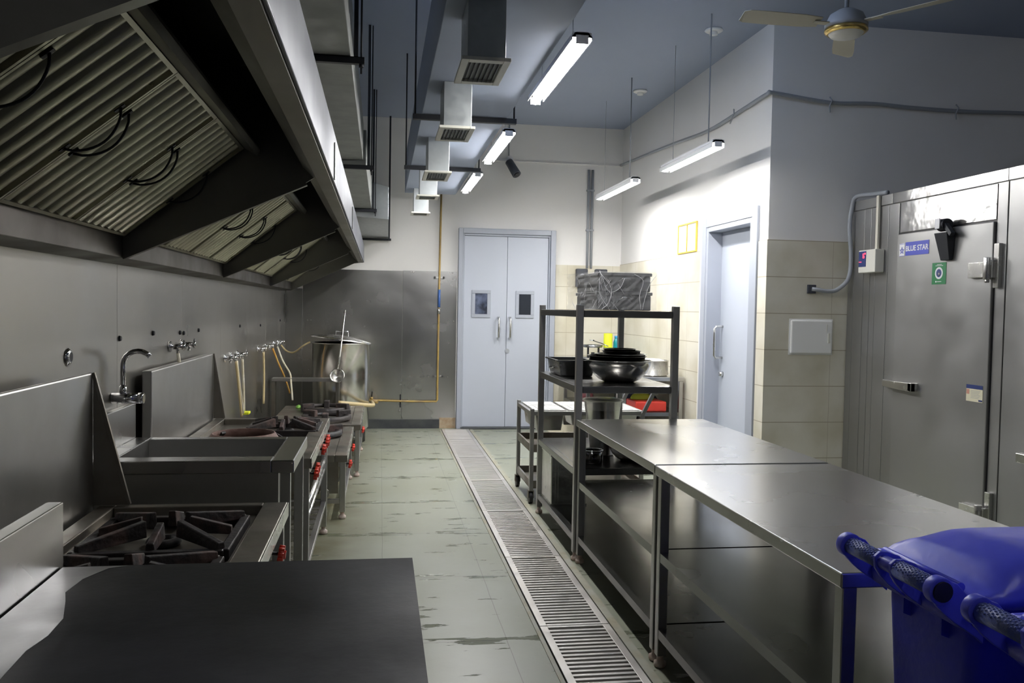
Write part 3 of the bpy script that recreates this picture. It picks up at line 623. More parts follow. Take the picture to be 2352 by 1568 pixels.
sgn.text('BLUE STAR', (xf-.003, (YR+YL-.072)/2, 1.9745), .052, (0, -1, 0), (0, 0, 1), .0006, bold=.0012)
part(dr, 'sign', sgn, ['sign_white', 'sign_blue'], label='blue and white maker sign on the cold room door')
# green sticker
gs = MB().box(xf-.002, xf, 5.145, 5.29, 1.715, 1.86); gs.cur = 1
gs.cyl((xf-.002, 5.2175, 1.79), (xf-.0026, 5.2175, 1.79), .04, seg=32); gs.cur = 2; gs.cyl((xf-.0026, 5.2175, 1.79), (xf-.0032, 5.2175, 1.79), .027, seg=28)
gs.cur = 0; gs.cur = 3; gs.cyl((xf-.0032, 5.215, 1.783), (xf-.0038, 5.215, 1.783), .011, .004, seg=12)
gs.cur = 1
for i, wd in enumerate((.05, .08)):
    n = 7+i*3
    for k in range(n): gs.box(xf-.0026, xf-.002, 5.2175-wd/2+wd*k/n, 5.2175-wd/2+wd*(k+.62)/n, 1.845-i*.008, 1.8495-i*.008)
gs.box(xf-.0026, xf-.002, 5.24, 5.252, 1.728, 1.738).box(xf-.0026, xf-.002, 5.19, 5.235, 1.731, 1.735)
part(dr, 'sticker', gs, ['sign_green', 'sign_white', 'sign_navy', 'steel'], .0, 'green sticker with a white ring')
cs = MB().box(xf-.002, xf, 4.755, 4.905, .97, 1.07); cs.cur = 1; cs.box(xf-.003, xf-.002, 4.755, 4.905, 1.05, 1.075).box(xf-.003, xf-.002, 4.757, 4.79, .975, .985)
cs.cur = 2; cs.box(xf-.003, xf-.002, 4.876, 4.902, 1.015, 1.045)
cs.cur = 3
for i in range(6): cs.box(xf-.0026, xf-.002, 4.775+(i % 3)*.008, 4.862, 1.037-i*.009, 1.039-i*.009)
part(dr, 'sticker', cs, ['sign_cream', 'sign_navy', 'sign_pink', 'conduit'], 0, 'cream sticker with a dark blue header')
# handle of the neighbouring door at the frame edge
part(K, 'side_handle', MB().box(XC-.05, XC-.008, 4.28, 4.44, .66, .715), 'bright_steel', .004)
# controller
t = thing('temperature_controller', 'white temperature controller box with red display beside the cold room door', 'thermostat', (XC-.03, 5.97, 1.82))
xb = XC-.085
part(t, 'housing', MB().box(xb, XC-.009, 5.885, 6.11, 1.822, 1.995), 'cream_pl', .006)
part(t, 'display', MB().box(xb-.003, xb-.0005, 6.005, 6.10, 1.868, 1.985), 'sign_navy')
ld = MB(); sx = xb-.004
def digit(cy, cz, w_, h_, segs, th):
    y0, y1 = cy+w_/2, cy-w_/2
    S = {'a': (y0, cz+h_/2, y1, cz+h_/2), 'd': (y0, cz-h_/2, y1, cz-h_/2), 'g': (y0, cz, y1, cz), 'f': (y0, cz, y0, cz+h_/2), 'e': (y0, cz-h_/2, y0, cz), 'b': (y1, cz, y1, cz+h_/2), 'c': (y1, cz-h_/2, y1, cz)}
    for q in segs: a = S[q]; ld.box(sx-.0008, sx+.001, min(a[0], a[2])-th, max(a[0], a[2])+th, min(a[1], a[3])-th, max(a[1], a[3])+th)
digit(6.035, 1.950, .014, .03, 'afgecd', .0022); digit(6.015, 1.966, .008, .008, 'abfg', .0016)
digit(6.015, 1.966, .008, .008, 'd', .0016)
ld.box(sx-.0008, sx+.001, 6.08, 6.092, 1.903, 1.907).box(sx-.0008, sx+.001, 6.064, 6.076, 1.903, 1.907)
part(t, 'digits', ld, 'led', label='glowing red digit 6 with degree mark')
solo('cable_trunking', MB().box(XC-.036, XC-.0165, 5.945, 5.975, 1.997, 2.40), 'ivory_conduit', 'straight ivory conduit dropping to the temperature controller', 'conduit', bevel=.004)

# ================================================================ WORK TABLES AND RACK
def leg(x, y, z1, s=.04): return MB().box(x, x+s, y, y+s, .05, z1)
def foot(par, x, y, s=.04, m='foot'):
    c = (x+s/2, y+s/2, 0); part(par, 'foot', MB().lathe([(.001, 0), (.022, 0), (.026, .006), (.026, .022), (.014, .03), (.014, .052)], c, 16), m)
def table(name, label, cat, x0, x1, y0, y1, zt, shelves, lip=.04, group=None, top='steel_top'):
    t = thing(name, label, cat, ((x0+x1)/2, (y0+y1)/2, 0), group)
    part(t, 'tabletop', MB().box(x0, x1, y0, y1, zt-lip, zt), top, .004)
    s = .04
    for x in (x0+.012, x1-.012-s):
        for y in (y0+.012, y1-.012-s):
            l = part(t, 'leg', leg(x, y, zt-lip, s), 'steel', .003); foot(l, x, y, s)
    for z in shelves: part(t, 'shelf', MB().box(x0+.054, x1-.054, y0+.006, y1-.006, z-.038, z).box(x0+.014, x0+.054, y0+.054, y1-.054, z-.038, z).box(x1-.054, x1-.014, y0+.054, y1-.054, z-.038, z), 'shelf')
    return t
g = 'stainless work tables in a row'
table('work_table', 'front stainless work table with two undershelves beside the blue bins', 'table', 1.155, 1.95, 1.97, 3.447, .85, (.49, .167), group=g)
table('work_table', 'rear stainless work table with two undershelves against the tall rack', 'table', 1.155, 1.945, 3.452, 4.92, .853, (.49, .167), group=g)
R0 = thing('shelving_rack', 'tall open stainless shelving rack behind the work tables', 'shelving', (1.47, 5.54, 0))
for x in (1.153, 1.745):
    for y in (4.93, 6.11):
        l = part(R0, 'post', MB().box(x, x+.04, y, y+.04, .05, 1.532), 'steel', .003); foot(l, x, y)
for z in (1.500, 1.047, .555, .155):
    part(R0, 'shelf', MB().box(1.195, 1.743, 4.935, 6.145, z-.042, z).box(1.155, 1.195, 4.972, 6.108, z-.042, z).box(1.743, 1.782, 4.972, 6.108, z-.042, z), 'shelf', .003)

# ---- things on the rack
def steelbox(x0, x1, y0, y1, z0, h, L, lid=True, grp=None):
    t = thing('steel_box', L, 'storage box', ((x0+x1)/2, (y0+y1)/2, z0), grp)
    part(t, 'body', MB().box(x0+.008, x1-.008, y0+.008, y1-.008, z0, z0+h-.02), 'pan_steel', .006)
    part(t, 'lid', MB().box(x0, x1, y0, y1, z0+h-.02, z0+h), 'pan_steel', .004)
    xc = (x0+x1)/2
    part(t, 'handle', MB().tube([(xc-.045, y0+.008, z0+h*.45), (xc-.035, y0-.012, z0+h*.62), (xc-.02, y0-.02, z0+h*.7), (xc+.02, y0-.02, z0+h*.7), (xc+.035, y0-.012, z0+h*.62), (xc+.045, y0+.008, z0+h*.45)], .003, 6), 'bright_steel')
g = 'plastic-wrapped steel boxes on top of the rack'
steelbox(1.345, 1.70, 5.2, 5.82, 1.503, .115, 'lower lidded steel box wrapped in clear film on top of the rack', grp=g)
steelbox(1.345, 1.695, 5.2, 5.82, 1.62, .118, 'upper lidded steel box wrapped in clear film on top of the rack', grp=g)
# film over both boxes
W = thing('plastic_wrap', 'crinkled clear plastic wrap around the two steel boxes on the rack', 'plastic wrap', (1.48, 5.5, 1.502))
random.seed(3)
def sheet(P00, P10, P11, P01, nu, nv, amp, nrm):
    vs = []; P00, P10, P11, P01, nrm = map(Vector, (P00, P10, P11, P01, nrm))
    for j in range(nv+1):
        for i in range(nu+1):
            u, v = i/nu, j/nv; p = (P00*(1-u)+P10*u)*(1-v)+(P01*(1-u)+P11*u)*v
            vs.append(p+nrm*(random.uniform(.1, 1)*amp))
    return vs, [(j*(nu+1)+i, j*(nu+1)+i+1, (j+1)*(nu+1)+i+1, (j+1)*(nu+1)+i) for j in range(nv) for i in range(nu)]
fm = MB()
fm.add(*sheet((1.335, 5.165, 1.505), (1.712, 5.165, 1.505), (1.71, 5.165, 1.742), (1.34, 5.165, 1.742), 16, 12, .009, (0, -1, 0)))
fm.add(*sheet((1.25, 5.62, 1.505), (1.335, 5.165, 1.505), (1.34, 5.165, 1.742), (1.25, 5.62, 1.735), 10, 12, .014, (-1, -.3, 0)))
fm.add(*sheet((1.34, 5.165, 1.742), (1.71, 5.165, 1.742), (1.70, 5.84, 1.743), (1.25, 5.84, 1.740), 10, 8, .004, (0, 0, 1)))
part(W, 'film', fm, 'wrap')
cr = MB()
for i in range(46):
    x = 1.25+random.random()*.22; z = 1.51+random.random()*.2; L = .02+random.random()*.07; a = random.choice((1, -1))*(.6+random.random()*.9)
    y = 5.152 if x > 1.335 else 5.15+(1.335-x)*5.2
    cr.bar((x, y, z), (x+L*cos(a)*.7, y-.002, z+L*sin(a)), .0022, .0012)
for pts in (((1.34, 1.745), (1.40, 1.62), (1.47, 1.64), (1.50, 1.70)), ((1.345, 1.73), (1.415, 1.64), (1.40, 1.55), (1.36, 1.51)), ((1.56, 1.73), (1.62, 1.69), (1.60, 1.6), (1.61, 1.51)), ((1.71, 1.73), (1.66, 1.66), (1.63, 1.56), (1.62, 1.51)), ((1.34, 1.7), (1.345, 1.6), (1.40, 1.52))):
    fo_ = MB().tube([(a, 5.152, b) for a, b in pts], .0016, 5, 4); part(W, 'fold', fo_, 'wrap_fold')
part(W, 'crease', cr, 'wrap_fold')
# nested mixing bowls
def bowl(r, z0, x, y, h, m, L, grp, name='mixing_bowl'):
    pr_ = [(.001, 0), (r*.45, 0), (r*.62, h*.12), (r*.82, h*.42), (r*.93, h*.75), (r*.96, h*.97), (r, h*.97), (r*1.01, h), (r*.99, h*1.015), (r*.945, h), (r*.91, h*.76), (r*.8, h*.44), (r*.6, h*.15), (r*.42, .006), (.001, .006)]
    return solo(name, MB().lathe(pr_, (x, y, z0), 48), m, L, 'bowl', grp)
g = 'nested bowls on the rack shelf'
bx, by = 1.515, 5.28
bowl(.212, 1.048, bx, by, .138, 'bowl_steel', 'largest shiny steel bowl at the bottom of the nested stack on the rack', g)
bowl(.19, 1.095, bx-.015, by+.01, .118, 'bowl_dark', 'dark-rimmed bowl nested second in the stack on the rack', g)
bowl(.165, 1.125, bx+.01, by+.01, .1, 'bowl_steel', 'middle steel bowl of the nested stack, third from the bottom', g)
bowl(.125, 1.160, bx+.012, by, .085, 'bowl_dark', 'small dark-rimmed bowl near the top of the nested stack', g)
bowl(.105, 1.18, bx, by, .078, 'bowl_steel', 'smallest steel bowl on top of the nested stack', g)
def pan(x0, x1, y0, y1, z0, h, m, L, name='food_pan', grp=None, tap=.02):
    t = thing(name, L, 'food pan', ((x0+x1)/2, (y0+y1)/2, z0), grp); q = tap
    o = [(x0+q, y0+q, z0), (x1-q, y0+q, z0), (x1-q, y1-q, z0), (x0+q, y1-q, z0), (x0, y0, z0+h), (x1, y0, z0+h), (x1, y1, z0+h), (x0, y1, z0+h),
         (x0+.008, y0+.008, z0+h), (x1-.008, y0+.008, z0+h), (x1-.008, y1-.008, z0+h), (x0+.008, y1-.008, z0+h), (x0+q+.008, y0+q+.008, z0+.006), (x1-q-.008, y0+q+.008, z0+.006), (x1-q-.008, y1-q-.008, z0+.006), (x0+q+.008, y1-q-.008, z0+.006)]
    fs = [(0,3,2,1),(0,1,5,4),(1,2,6,5),(2,3,7,6),(3,0,4,7),(4,5,9,8),(5,6,10,9),(6,7,11,10),(7,4,8,11),(8,9,13,12),(9,10,14,13),(10,11,15,14),(11,8,12,15),(12,13,14,15)]
    part(t, 'basin', MB().add(o, fs), m, .004)
    part(t, 'rim', MB().box(x0-.012, x1+.012, y0-.012, y0+.002, z0+h-.008, z0+h+.002).box(x0-.012, x1+.012, y1-.002, y1+.012, z0+h-.008, z0+h+.002).box(x0-.012, x0+.002, y0, y1, z0+h-.008, z0+h+.002).box(x1-.002, x1+.012, y0, y1, z0+h-.008, z0+h+.002), m, .001)
    return t
t = pan(1.2, 1.46, 5.66, 6.06, 1.048, .108, 'pan_steel', 'deep grey oblong pan at the left end of the rack shelf beside the bowls')
part(t, 'handle', MB().tube([(1.205, 5.8, 1.10), (1.185, 5.8, 1.098), (1.18, 5.83, 1.09), (1.18, 5.88, 1.09), (1.185, 5.91, 1.098), (1.205, 5.91, 1.10)], .003, 6), 'bright_steel')
# bucket on the third shelf, bowl, dark pot
t = thing('steel_bucket', 'tapered steel bucket under clear film on the middle rack shelf', 'bucket', (1.42, 5.42, .556))
part(t, 'body', MB().lathe([(.001, 0), (.075, 0), (.08, .01), (.122, .35), (.132, .355), (.132, .362), (.118, .362), (.076, .014), (.001, .01)], (1.45, 5.42, .556), 40), 'bowl_steel')
part(t, 'cover_film', MB().lathe([(.134, .30), (.137, .34), (.136, .366), (.06, .37), (.001, .368)], (1.45, 5.42, .556), 26), 'wrap')
bowl(.15, .556, 1.585, 5.2, .1, 'bowl_steel', 'shallow steel bowl on the middle rack shelf right of the bucket', None)
t = thing('sauce_pot', 'small dark round pot at the front of the middle rack shelf', 'pot', (1.33, 5.1, .556))
part(t, 'body', MB().lathe([(.001, 0), (.06, 0), (.065, .006), (.065, .08), (.061, .08), (.06, .008), (.001, .006)], (1.31, 5.12, .556), 30), 'bowl_dark')
part(t, 'rim', MB().lathe([(.060, .079), (.068, .079), (.068, .084), (.060, .084), (.060, .079)], (1.31, 5.12, .556), 30), 'chrome')
# oil tin
t = thing('oil_tin', 'large square tin on the bottom shelf of the rack', 'tin', (1.3, 5.9, .155))
tx0, tx1, ty0, ty1, tz0, tz1 = 1.172, 1.42, 5.70, 6.04, .156, .50
part(t, 'body', MB().box(tx0, tx1, ty0, ty1, tz0, tz1), 'tin', .006)
m = MB()
for z in (tz0, tz1-.008): m.box(tx0-.004, tx1+.004, ty0-.004, ty0+.004, z, z+.01).box(tx0-.004, tx1+.004, ty1-.004, ty1+.004, z, z+.01).box(tx0-.004, tx0+.004, ty0, ty1, z, z+.01).box(tx1-.004, tx1+.004, ty0, ty1, z, z+.01)
m.box(tx0+.03, tx0+.036, ty0-.003, ty0, tz0+.02, tz1-.02).box(tx0+.05, tx0+.054, ty0-.003, ty0, tz0+.02, tz1-.02)
part(t, 'seam', m, 'tin'); part(t, 'cap', MB().cyl((1.26, 5.78, tz1), (1.26, 5.78, tz1+.012), .025), 'blackmetal')

# ---- trolley
T = thing('serving_trolley', 'wheeled steel trolley with a frame of food pans, left of the rack', 'trolley', (1.6, 6.75, 0))
X0, X1, Y0, Y1 = 1.15, 2.06, 6.42, 7.08
for x in (X0, X1-.03):
    for y in (Y0, Y1-.03):
        if x > 2: part(T, 'post', MB().box(x, x+.03, y, y+.03, .1, .70).bar((x+.015, y+.015, .69), (x+.10, y+.015, .86), .028, .028, up=(0, 1, 0)), 'steel', .002)
        else: part(T, 'post', MB().box(x, x+.03, y, y+.03, .1, .735), 'steel', .002)
part(T, 'push_handle', MB().bar((X1+.085, Y0+.0, .86), (X1+.085, Y1, .86), .028, .028), 'steel', .002)
part(T, 'top_frame', MB().box(X0+.03, X1-.03, Y0, Y0+.028, .685, .715).box(X0+.03, X1-.03, Y1-.028, Y1, .685, .715).box(X0, X0+.028, Y0+.03, Y1-.03, .685, .715).box(X1-.028, X1, Y0+.03, Y1-.03, .685, .715).box(X0+.03, X1-.03, 6.742, 6.758, .69, .712).box(1.44, 1.456, Y0+.03, Y1-.03, .69, .712).box(1.745, 1.761, Y0+.03, Y1-.03, .69, .712), 'steel', .002)
for z in (.43, .15): part(T, 'shelf', MB().box(X0+.004, X1-.004, Y0+.03, Y1-.03, z-.03, z-.022).box(X0+.004, X0+.02, Y0+.03, Y1-.03, z-.022, z+.03).box(X1-.02, X1-.004, Y0+.03, Y1-.03, z-.022, z+.03).box(X0+.03, X1-.03, Y0+.004, Y0+.02, z-.03, z+.03).box(X0+.03, X1-.03, Y1-.02, Y1-.004, z-.03, z+.03), 'steel_dirty', .002)
for x in (X0+.015, X1-.015):
    for y in (Y0+.015, Y1-.015):
        cs_ = part(T, 'castor', MB().cyl((x-.014, y+.02, .048), (x+.014, y+.02, .048), .048, seg=22), 'black')
        part(cs_, 'fork', MB().box(x-.022, x-.017, y-.01, y+.035, .045, .1).box(x+.017, x+.022, y-.01, y+.035, .045, .1).box(x-.022, x+.022, y-.015, y+.035, .098, .104), 'steel_dirty')
gp = 'food pans in the trolley frame'
names = [['front left pan in the trolley frame', 'front middle pan in the trolley frame', 'front right pan in the trolley frame'], ['rear left pan in the trolley frame', 'rear middle pan in the trolley frame', 'rear right pan in the trolley frame']]
for j, (ya, yb) in enumerate(((6.465, 6.728), (6.772, 7.035))):
    for i, (xa, xb_) in enumerate(((1.195, 1.425), (1.472, 1.73), (1.777, 2.015))):
        t = pan(xa, xb_, ya, yb, .56 if (i, j) != (1, 0) else .60, .155 if (i, j) != (1, 0) else .115, 'bowl_steel', 'steel '+names[j][i], grp=gp)
        lo = t.location.z; zz = .717
        part(t, 'lid', MB().box(xa-.008, xb_+.008, ya-.008, yb+.008, zz+.001, zz+.006).box(xa+.03, (xa+xb_)/2-.008, ya+.02, yb-.02, zz+.006, zz+.01).box((xa+xb_)/2+.008, xb_-.03, ya+.02, yb-.02, zz+.006, zz+.01), 'pan_lid', .002)

# ---- corner table on the right behind, with its things
Tb = table('side_table', 'stainless table along the right wall in the far corner behind the rack', 'table', 2.35, 3.0, 8.1, 9.6, .85, (.28, .5))
t = thing('round_pan', 'broad round aluminium pan full of rice on the far side table', 'pan', (2.73, 8.32, .851))
part(t, 'body', MB().lathe([(.001, 0), (.155, 0), (.165, .01), (.168, .15), (.174, .15), (.174, .156), (.16, .156), (.158, .012), (.001, .01)], (2.73, 8.33, .851), 40), 'bright_steel')
part(t, 'contents', MB().lathe([(.16, .13), (.13, .15), (.08, .168), (.03, .172), (.001, .173)], (2.73, 8.33, .851), 24), 'sign_white')
Tb2 = table('side_table', 'plain table against the back wall right of the double door', 'table', 2.28, 3.0, 9.72, 10.5, .86, (.4,))
solo('paper_roll', MB().lathe([(.012, 0), (.052, 0), (.054, .004), (.054, .356), (.052, .36), (.02, .36), (.018, .352), (.012, .35)], (2.75, 10.1, .861), 32), 'yellow', 'bright yellow upright roll on the far table', 'roll')
t = thing('water_bottle', 'small teal plastic bottle with blue cap beside the yellow roll', 'bottle', (2.862, 10.1, .861))
part(t, 'body', MB().lathe([(.001, 0), (.036, 0), (.04, .01), (.04, .2), (.04, .25), (.026, .29), (.022, .3)], (2.862, 10.12, .861), 24), 'teal')
part(t, 'cap', MB().cyl((2.862, 10.12, 1.162), (2.862, 10.12, 1.192), .026, .026, 20), 'cap_blue')
t = thing('kitchen_scale', 'small dark steel stand with a flat pan top on the far table', 'kitchen scale', (2.56, 10.1, .861))
part(t, 'base', MB().box(2.46, 2.66, 10.02, 10.2, .861, .93), 'blackmetal', .006)
part(t, 'leg', MB().box(2.49, 2.51, 10.08, 10.1, .93, 1.05).box(2.62, 2.64, 10.08, 10.1, .93, 1.05).box(2.54, 2.58, 10.08, 10.1, .93, .99), 'blackmetal')
part(t, 'platform', MB().lathe([(.001, 0), (.115, 0), (.125, .03), (.12, .03), (.11, .006), (.001, .006)], (2.56, 10.1, 1.05), 30), 'pan_steel')
solo('skimmer', MB().tube([(2.58, 10.2, 1.13), (2.66, 10.05, 1.10), (2.72, 9.98, 1.07)], .006, 8).lathe([(.001, -.01), (.03, -.004), (.035, .002)], (2.575, 10.21, 1.135), 16), 'pan_steel', 'thin ladle leaning across the dark stand by the yellow roll', 'ladle')
# items on the lower shelves of the side table
solo('tray', MB().box(2.52, 2.84, 8.16, 8.5, .502, .60), 'red_tray', 'red plastic tray under the far side table', 'tray', bevel=.012)
def blob(cx, cy, z0, rx, ry, h, amp, seed, n=22, m_=10):
    random.seed(seed); ph = [random.uniform(0, 6.28) for _ in range(6)]
    L = []
    for j in range(m_+1):
        t_ = j/m_; a = t_*pi/2; lo = []
        for i in range(n):
            th = 2*pi*i/n; k = 1+amp*(sin(3*th+ph[0]+4*t_)+.6*sin(5*th+ph[1])+.5*sin(7*th+ph[2]+6*t_))
            lo.append((cx+rx*cos(a)*cos(th)*k, cy+ry*cos(a)*sin(th)*k, z0+h*sin(a)*(1+amp*.6*sin(2*th+ph[3]))))
        L.append(lo)
    return MB().ring(L)
solo('cloth_bundle', blob(2.78, 8.8, .502, .17, .2, .2, .08, 5), 'navy_cloth', 'dark navy bag or cloth bundle right of the red tray', 'bag')
solo('cloth', blob(2.66, 8.42, .602, .12, .1, .07, .1, 9), 'olive', 'yellow-green cloth lying on the red tray', 'cloth')
solo('cloth', blob(2.42, 9.9, .402, .1, .12, .26, .08, 12), 'maroon', 'maroon cloth bundle on the lower shelf near the double door', 'cloth')
solo('stone_block', MB().prism([(2.05, 0), (2.42, 0), (2.38, .17), (2.24, .19), (2.15, .15)], 'y', 10.1, 10.35), 'stone', 'cream broken stone block on the floor right of the double door', 'stone block', bevel=.012)

# ================================================================ WHEELIE BINS
def wheelie(y0, y1, label):
    t = thing('wheelie_bin', label, 'bin', (1.45, (y0+y1)/2, 0), 'blue wheelie bins')
    yc = (y0+y1)/2; a0, a1 = y0-.0, y1+.0; x0, x1 = 1.20, 1.70; zt = .915
    # body
    def loop(x0, x1, ya, yb, z, r=.03):
        P = []
        for cx, cy, s0 in ((x1-r, yb-r, 0), (x0+r, yb-r, 90), (x0+r, ya+r, 180), (x1-r, ya+r, 270)):
            for k in range(5): a = radians(s0+k*22.5); P.append((cx+r*cos(a), cy+r*sin(a), z))
        return P
    bd = MB().ring([loop(x0+.05, x1-.07, a0+.06, a1-.06, .02), loop(x0+.02, x1-.01, a0+.015, a1-.015, zt-.09), loop(x0+.02, x1-.01, a0+.015, a1-.015, zt-.03)])
    for yy in (a0+.1, a1-.1): bd.prism([(x0+.002, zt-.10), (x0+.05, zt-.12), (x0+.05, zt-.06), (x0+.002, zt-.06)], 'y', yy-.012, yy+.012)
    part(t, 'body', bd, 'bin')
    part(t, 'rim', MB().ring([loop(x0-.015, x1+.02, a0-.005, a1+.005, zt-.055), loop(x0-.02, x1+.025, a0-.01, a1+.01, zt-.03), loop(x0-.015, x1+.02, a0-.005, a1+.005, zt-.012), loop(x0+.02, x1-.02, a0+.03, a1-.03, zt-.012)]), 'bin')
    # domed lid
    n, mm = 20, 16; vs = []
    for j in range(mm+1):
        for i in range(n+1):
            u, v = i/n, j/mm; x = x0-.012+(x1-x0+.045)*u; y = a0-.018+(a1-a0+.036)*v
            e = max(0, 1-abs(2*v-1)**6); sm_ = lambda q: (lambda c: c*c*(3-2*c))(max(0, min(1, q))); xs_ = 1.212+.045*(1-v); fr = .045*sm_((x-xs_)/.045)+.028*sm_((x-1.26)/.14); bk = 1-max(0, (u-.9)/.1)**2
            z = zt+.0+.014*min(1, u/.03)+fr*e**.8*bk*(1-.12*abs(2*v-1))
            if .30 < v < .70 and .12 < u < .30: z += .0
            vs.append((x, y, z))
    k = len(vs); lower = [(x, y, zt-.012) for (x, y, z) in vs]
    fs = [(j*(n+1)+i, j*(n+1)+i+1, (j+1)*(n+1)+i+1, (j+1)*(n+1)+i) for j in range(mm) for i in range(n)]
    per = [i for i in range(n+1)]+[(j)*(n+1)+n for j in range(1, mm+1)]+[mm*(n+1)+i for i in range(n-1, -1, -1)]+[j*(n+1) for j in range(mm-1, 0, -1)]
    side = [(per[i], per[i]+k, per[(i+1) % len(per)]+k, per[(i+1) % len(per)]) for i in range(len(per))]
    fl_ = [tuple(q+k for q in f_[::-1]) for f_ in fs]
    lid = MB().add(vs+lower, fs+side+fl_, True)
    lo = part(t, 'lid', lid, 'bin_lid')
    part(lo, 'ridge', MB().cyl((x0+.004, y0+.035, zt+.021), (x0+.004, y1-.03, zt+.021), .0105, seg=12), 'bin_lid')
    # handle
    hx, hz = 1.128, .945
    h = part(t, 'handle', MB().cyl((hx, y0+.012, hz), (hx, y1-.012, hz), .0165, seg=18), 'bin')
    gr = MB()
    for ya, yb in ((y0+.014, yc-.03), (yc+.03, y1-.014)):
        gr.cyl((hx, ya, hz), (hx, yb, hz), .0195, seg=18); m_ = int((yb-ya)/.0085)
        for i in range(m_):
            for q in range(-2, 5):
                a = radians(62+q*21+(i % 2)*10); yy = ya+.004+i*.0085
                c_ = Vector((hx+.0195*cos(a), yy, hz+.0195*sin(a))); nrm = Vector((cos(a), 0, sin(a)))
                gr.cyl(c_-nrm*.001, c_+nrm*.0018, .003, .0016, 6)
    part(h, 'grip', gr, 'bin_grip', label='studded grip sleeves')
    for yy in (y0, yc-.03, yc+.03, y1):
        ed = yy in (y0, y1)
        poly = [(hx-.021, hz+.012), (hx-.008, hz+.023), (hx+.012, hz+.022), (hx+.04, hz+.012), (x0+.0, zt+.008), (x0+.03, zt-.01), (x0+.03, zt-.085), (x0+.015, zt-.072), (x0-.01, hz-.085), (hx+.035, hz-.068), (hx+.012, hz-.05), (hx-.006, hz-.032), (hx-.018, hz-.014)]
        br = MB().prism(poly, 'y', yy-.005, yy+.005)
        if ed: br.cyl((hx, yy-.012, hz), (hx, yy+.012, hz), .0285, seg=24)
        part(t, 'bracket', br, 'bin_lid', .002)
    part(t, 'end_cap', MB().cyl((hx, y0-.0125, hz), (hx, y0-.0165, hz), .021, seg=20), 'black'); part(t, 'end_cap', MB().cyl((hx, y1+.0125, hz), (hx, y1+.0165, hz), .021, seg=20), 'black')
    for yy in (a0+.02, a1-.07): part(t, 'wheel', MB().cyl((x0+.05, yy, .1), (x0+.05, yy+.05, .1), .1, seg=24), 'black')
wheelie(1.56, 1.895, 'blue wheelie bin touching the near end of the front work table')
wheelie(1.11, 1.445, 'blue wheelie bin at the bottom right corner, nearest the camera')
# ================================================================ COOKING LINE
# griddle nearest the camera
G = thing('griddle', 'wide blackened flat-top griddle nearest the camera with a steel side guard', 'griddle', (-.35, 1.2, 0))
hp = MB().box(-.70, .083, .35, 2.035, .865, .90); hp.cur = 1
hp.prism([(-.699, .5), (-.585, .5), (-.587, 1.434), (-.592, 1.547), (-.581, 1.614), (-.585, 1.70), (-.615, 1.80), (-.634, 1.855), (-.628, 1.94), (-.597, 2.014), (-.56, 2.03), (-.699, 2.03)], 'z', .9, .9006)
part(G, 'hotplate', hp, ['griddle', 'griddle_bare'])
part(G, 'body', MB().box(-.68, .06, .38, 2.0, .55, .864), 'steel_dirty', .004)
part(G, 'side_guard', MB().box(-.74, -.704, .35, 2.05, .60, 1.045), 'steel_top', .003)
part(G, 'side_guard', MB().box(-.775, -.741, .35, 2.045, .60, .64), 'steel', .002)
for x in (-.66, 0.0):
    for y in (.42, 1.93): l = part(G, 'leg', leg(x, y, .55), 'steel', .002); foot(l, x, y)

def knob(par, x, y, z, tilt=0):
    st = Vector((x, y, z)); d = Vector((1, 0, -.15)).normalized()
    kb = MB().cyl(st+d*.035, st+d*.052, .027, .025, 20)
    u = d.orthogonal().normalized(); v = d.cross(u)
    for i in range(9):
        a = 2*pi*i/9; c_ = st+(u*cos(a)+v*sin(a))*.025; kb.cyl(c_+d*.034, c_+d*.053, .0065, seg=8)
    kb.bar(st+d*.052-v*.02, st+d*.052+v*.02, .012, .014, up=d)
    k = part(par, 'knob', kb, 'red', label='red knob'); part(k, 'stem', MB().cyl(st-d*.03, st+d*.036, .006, seg=8), 'blackmetal')

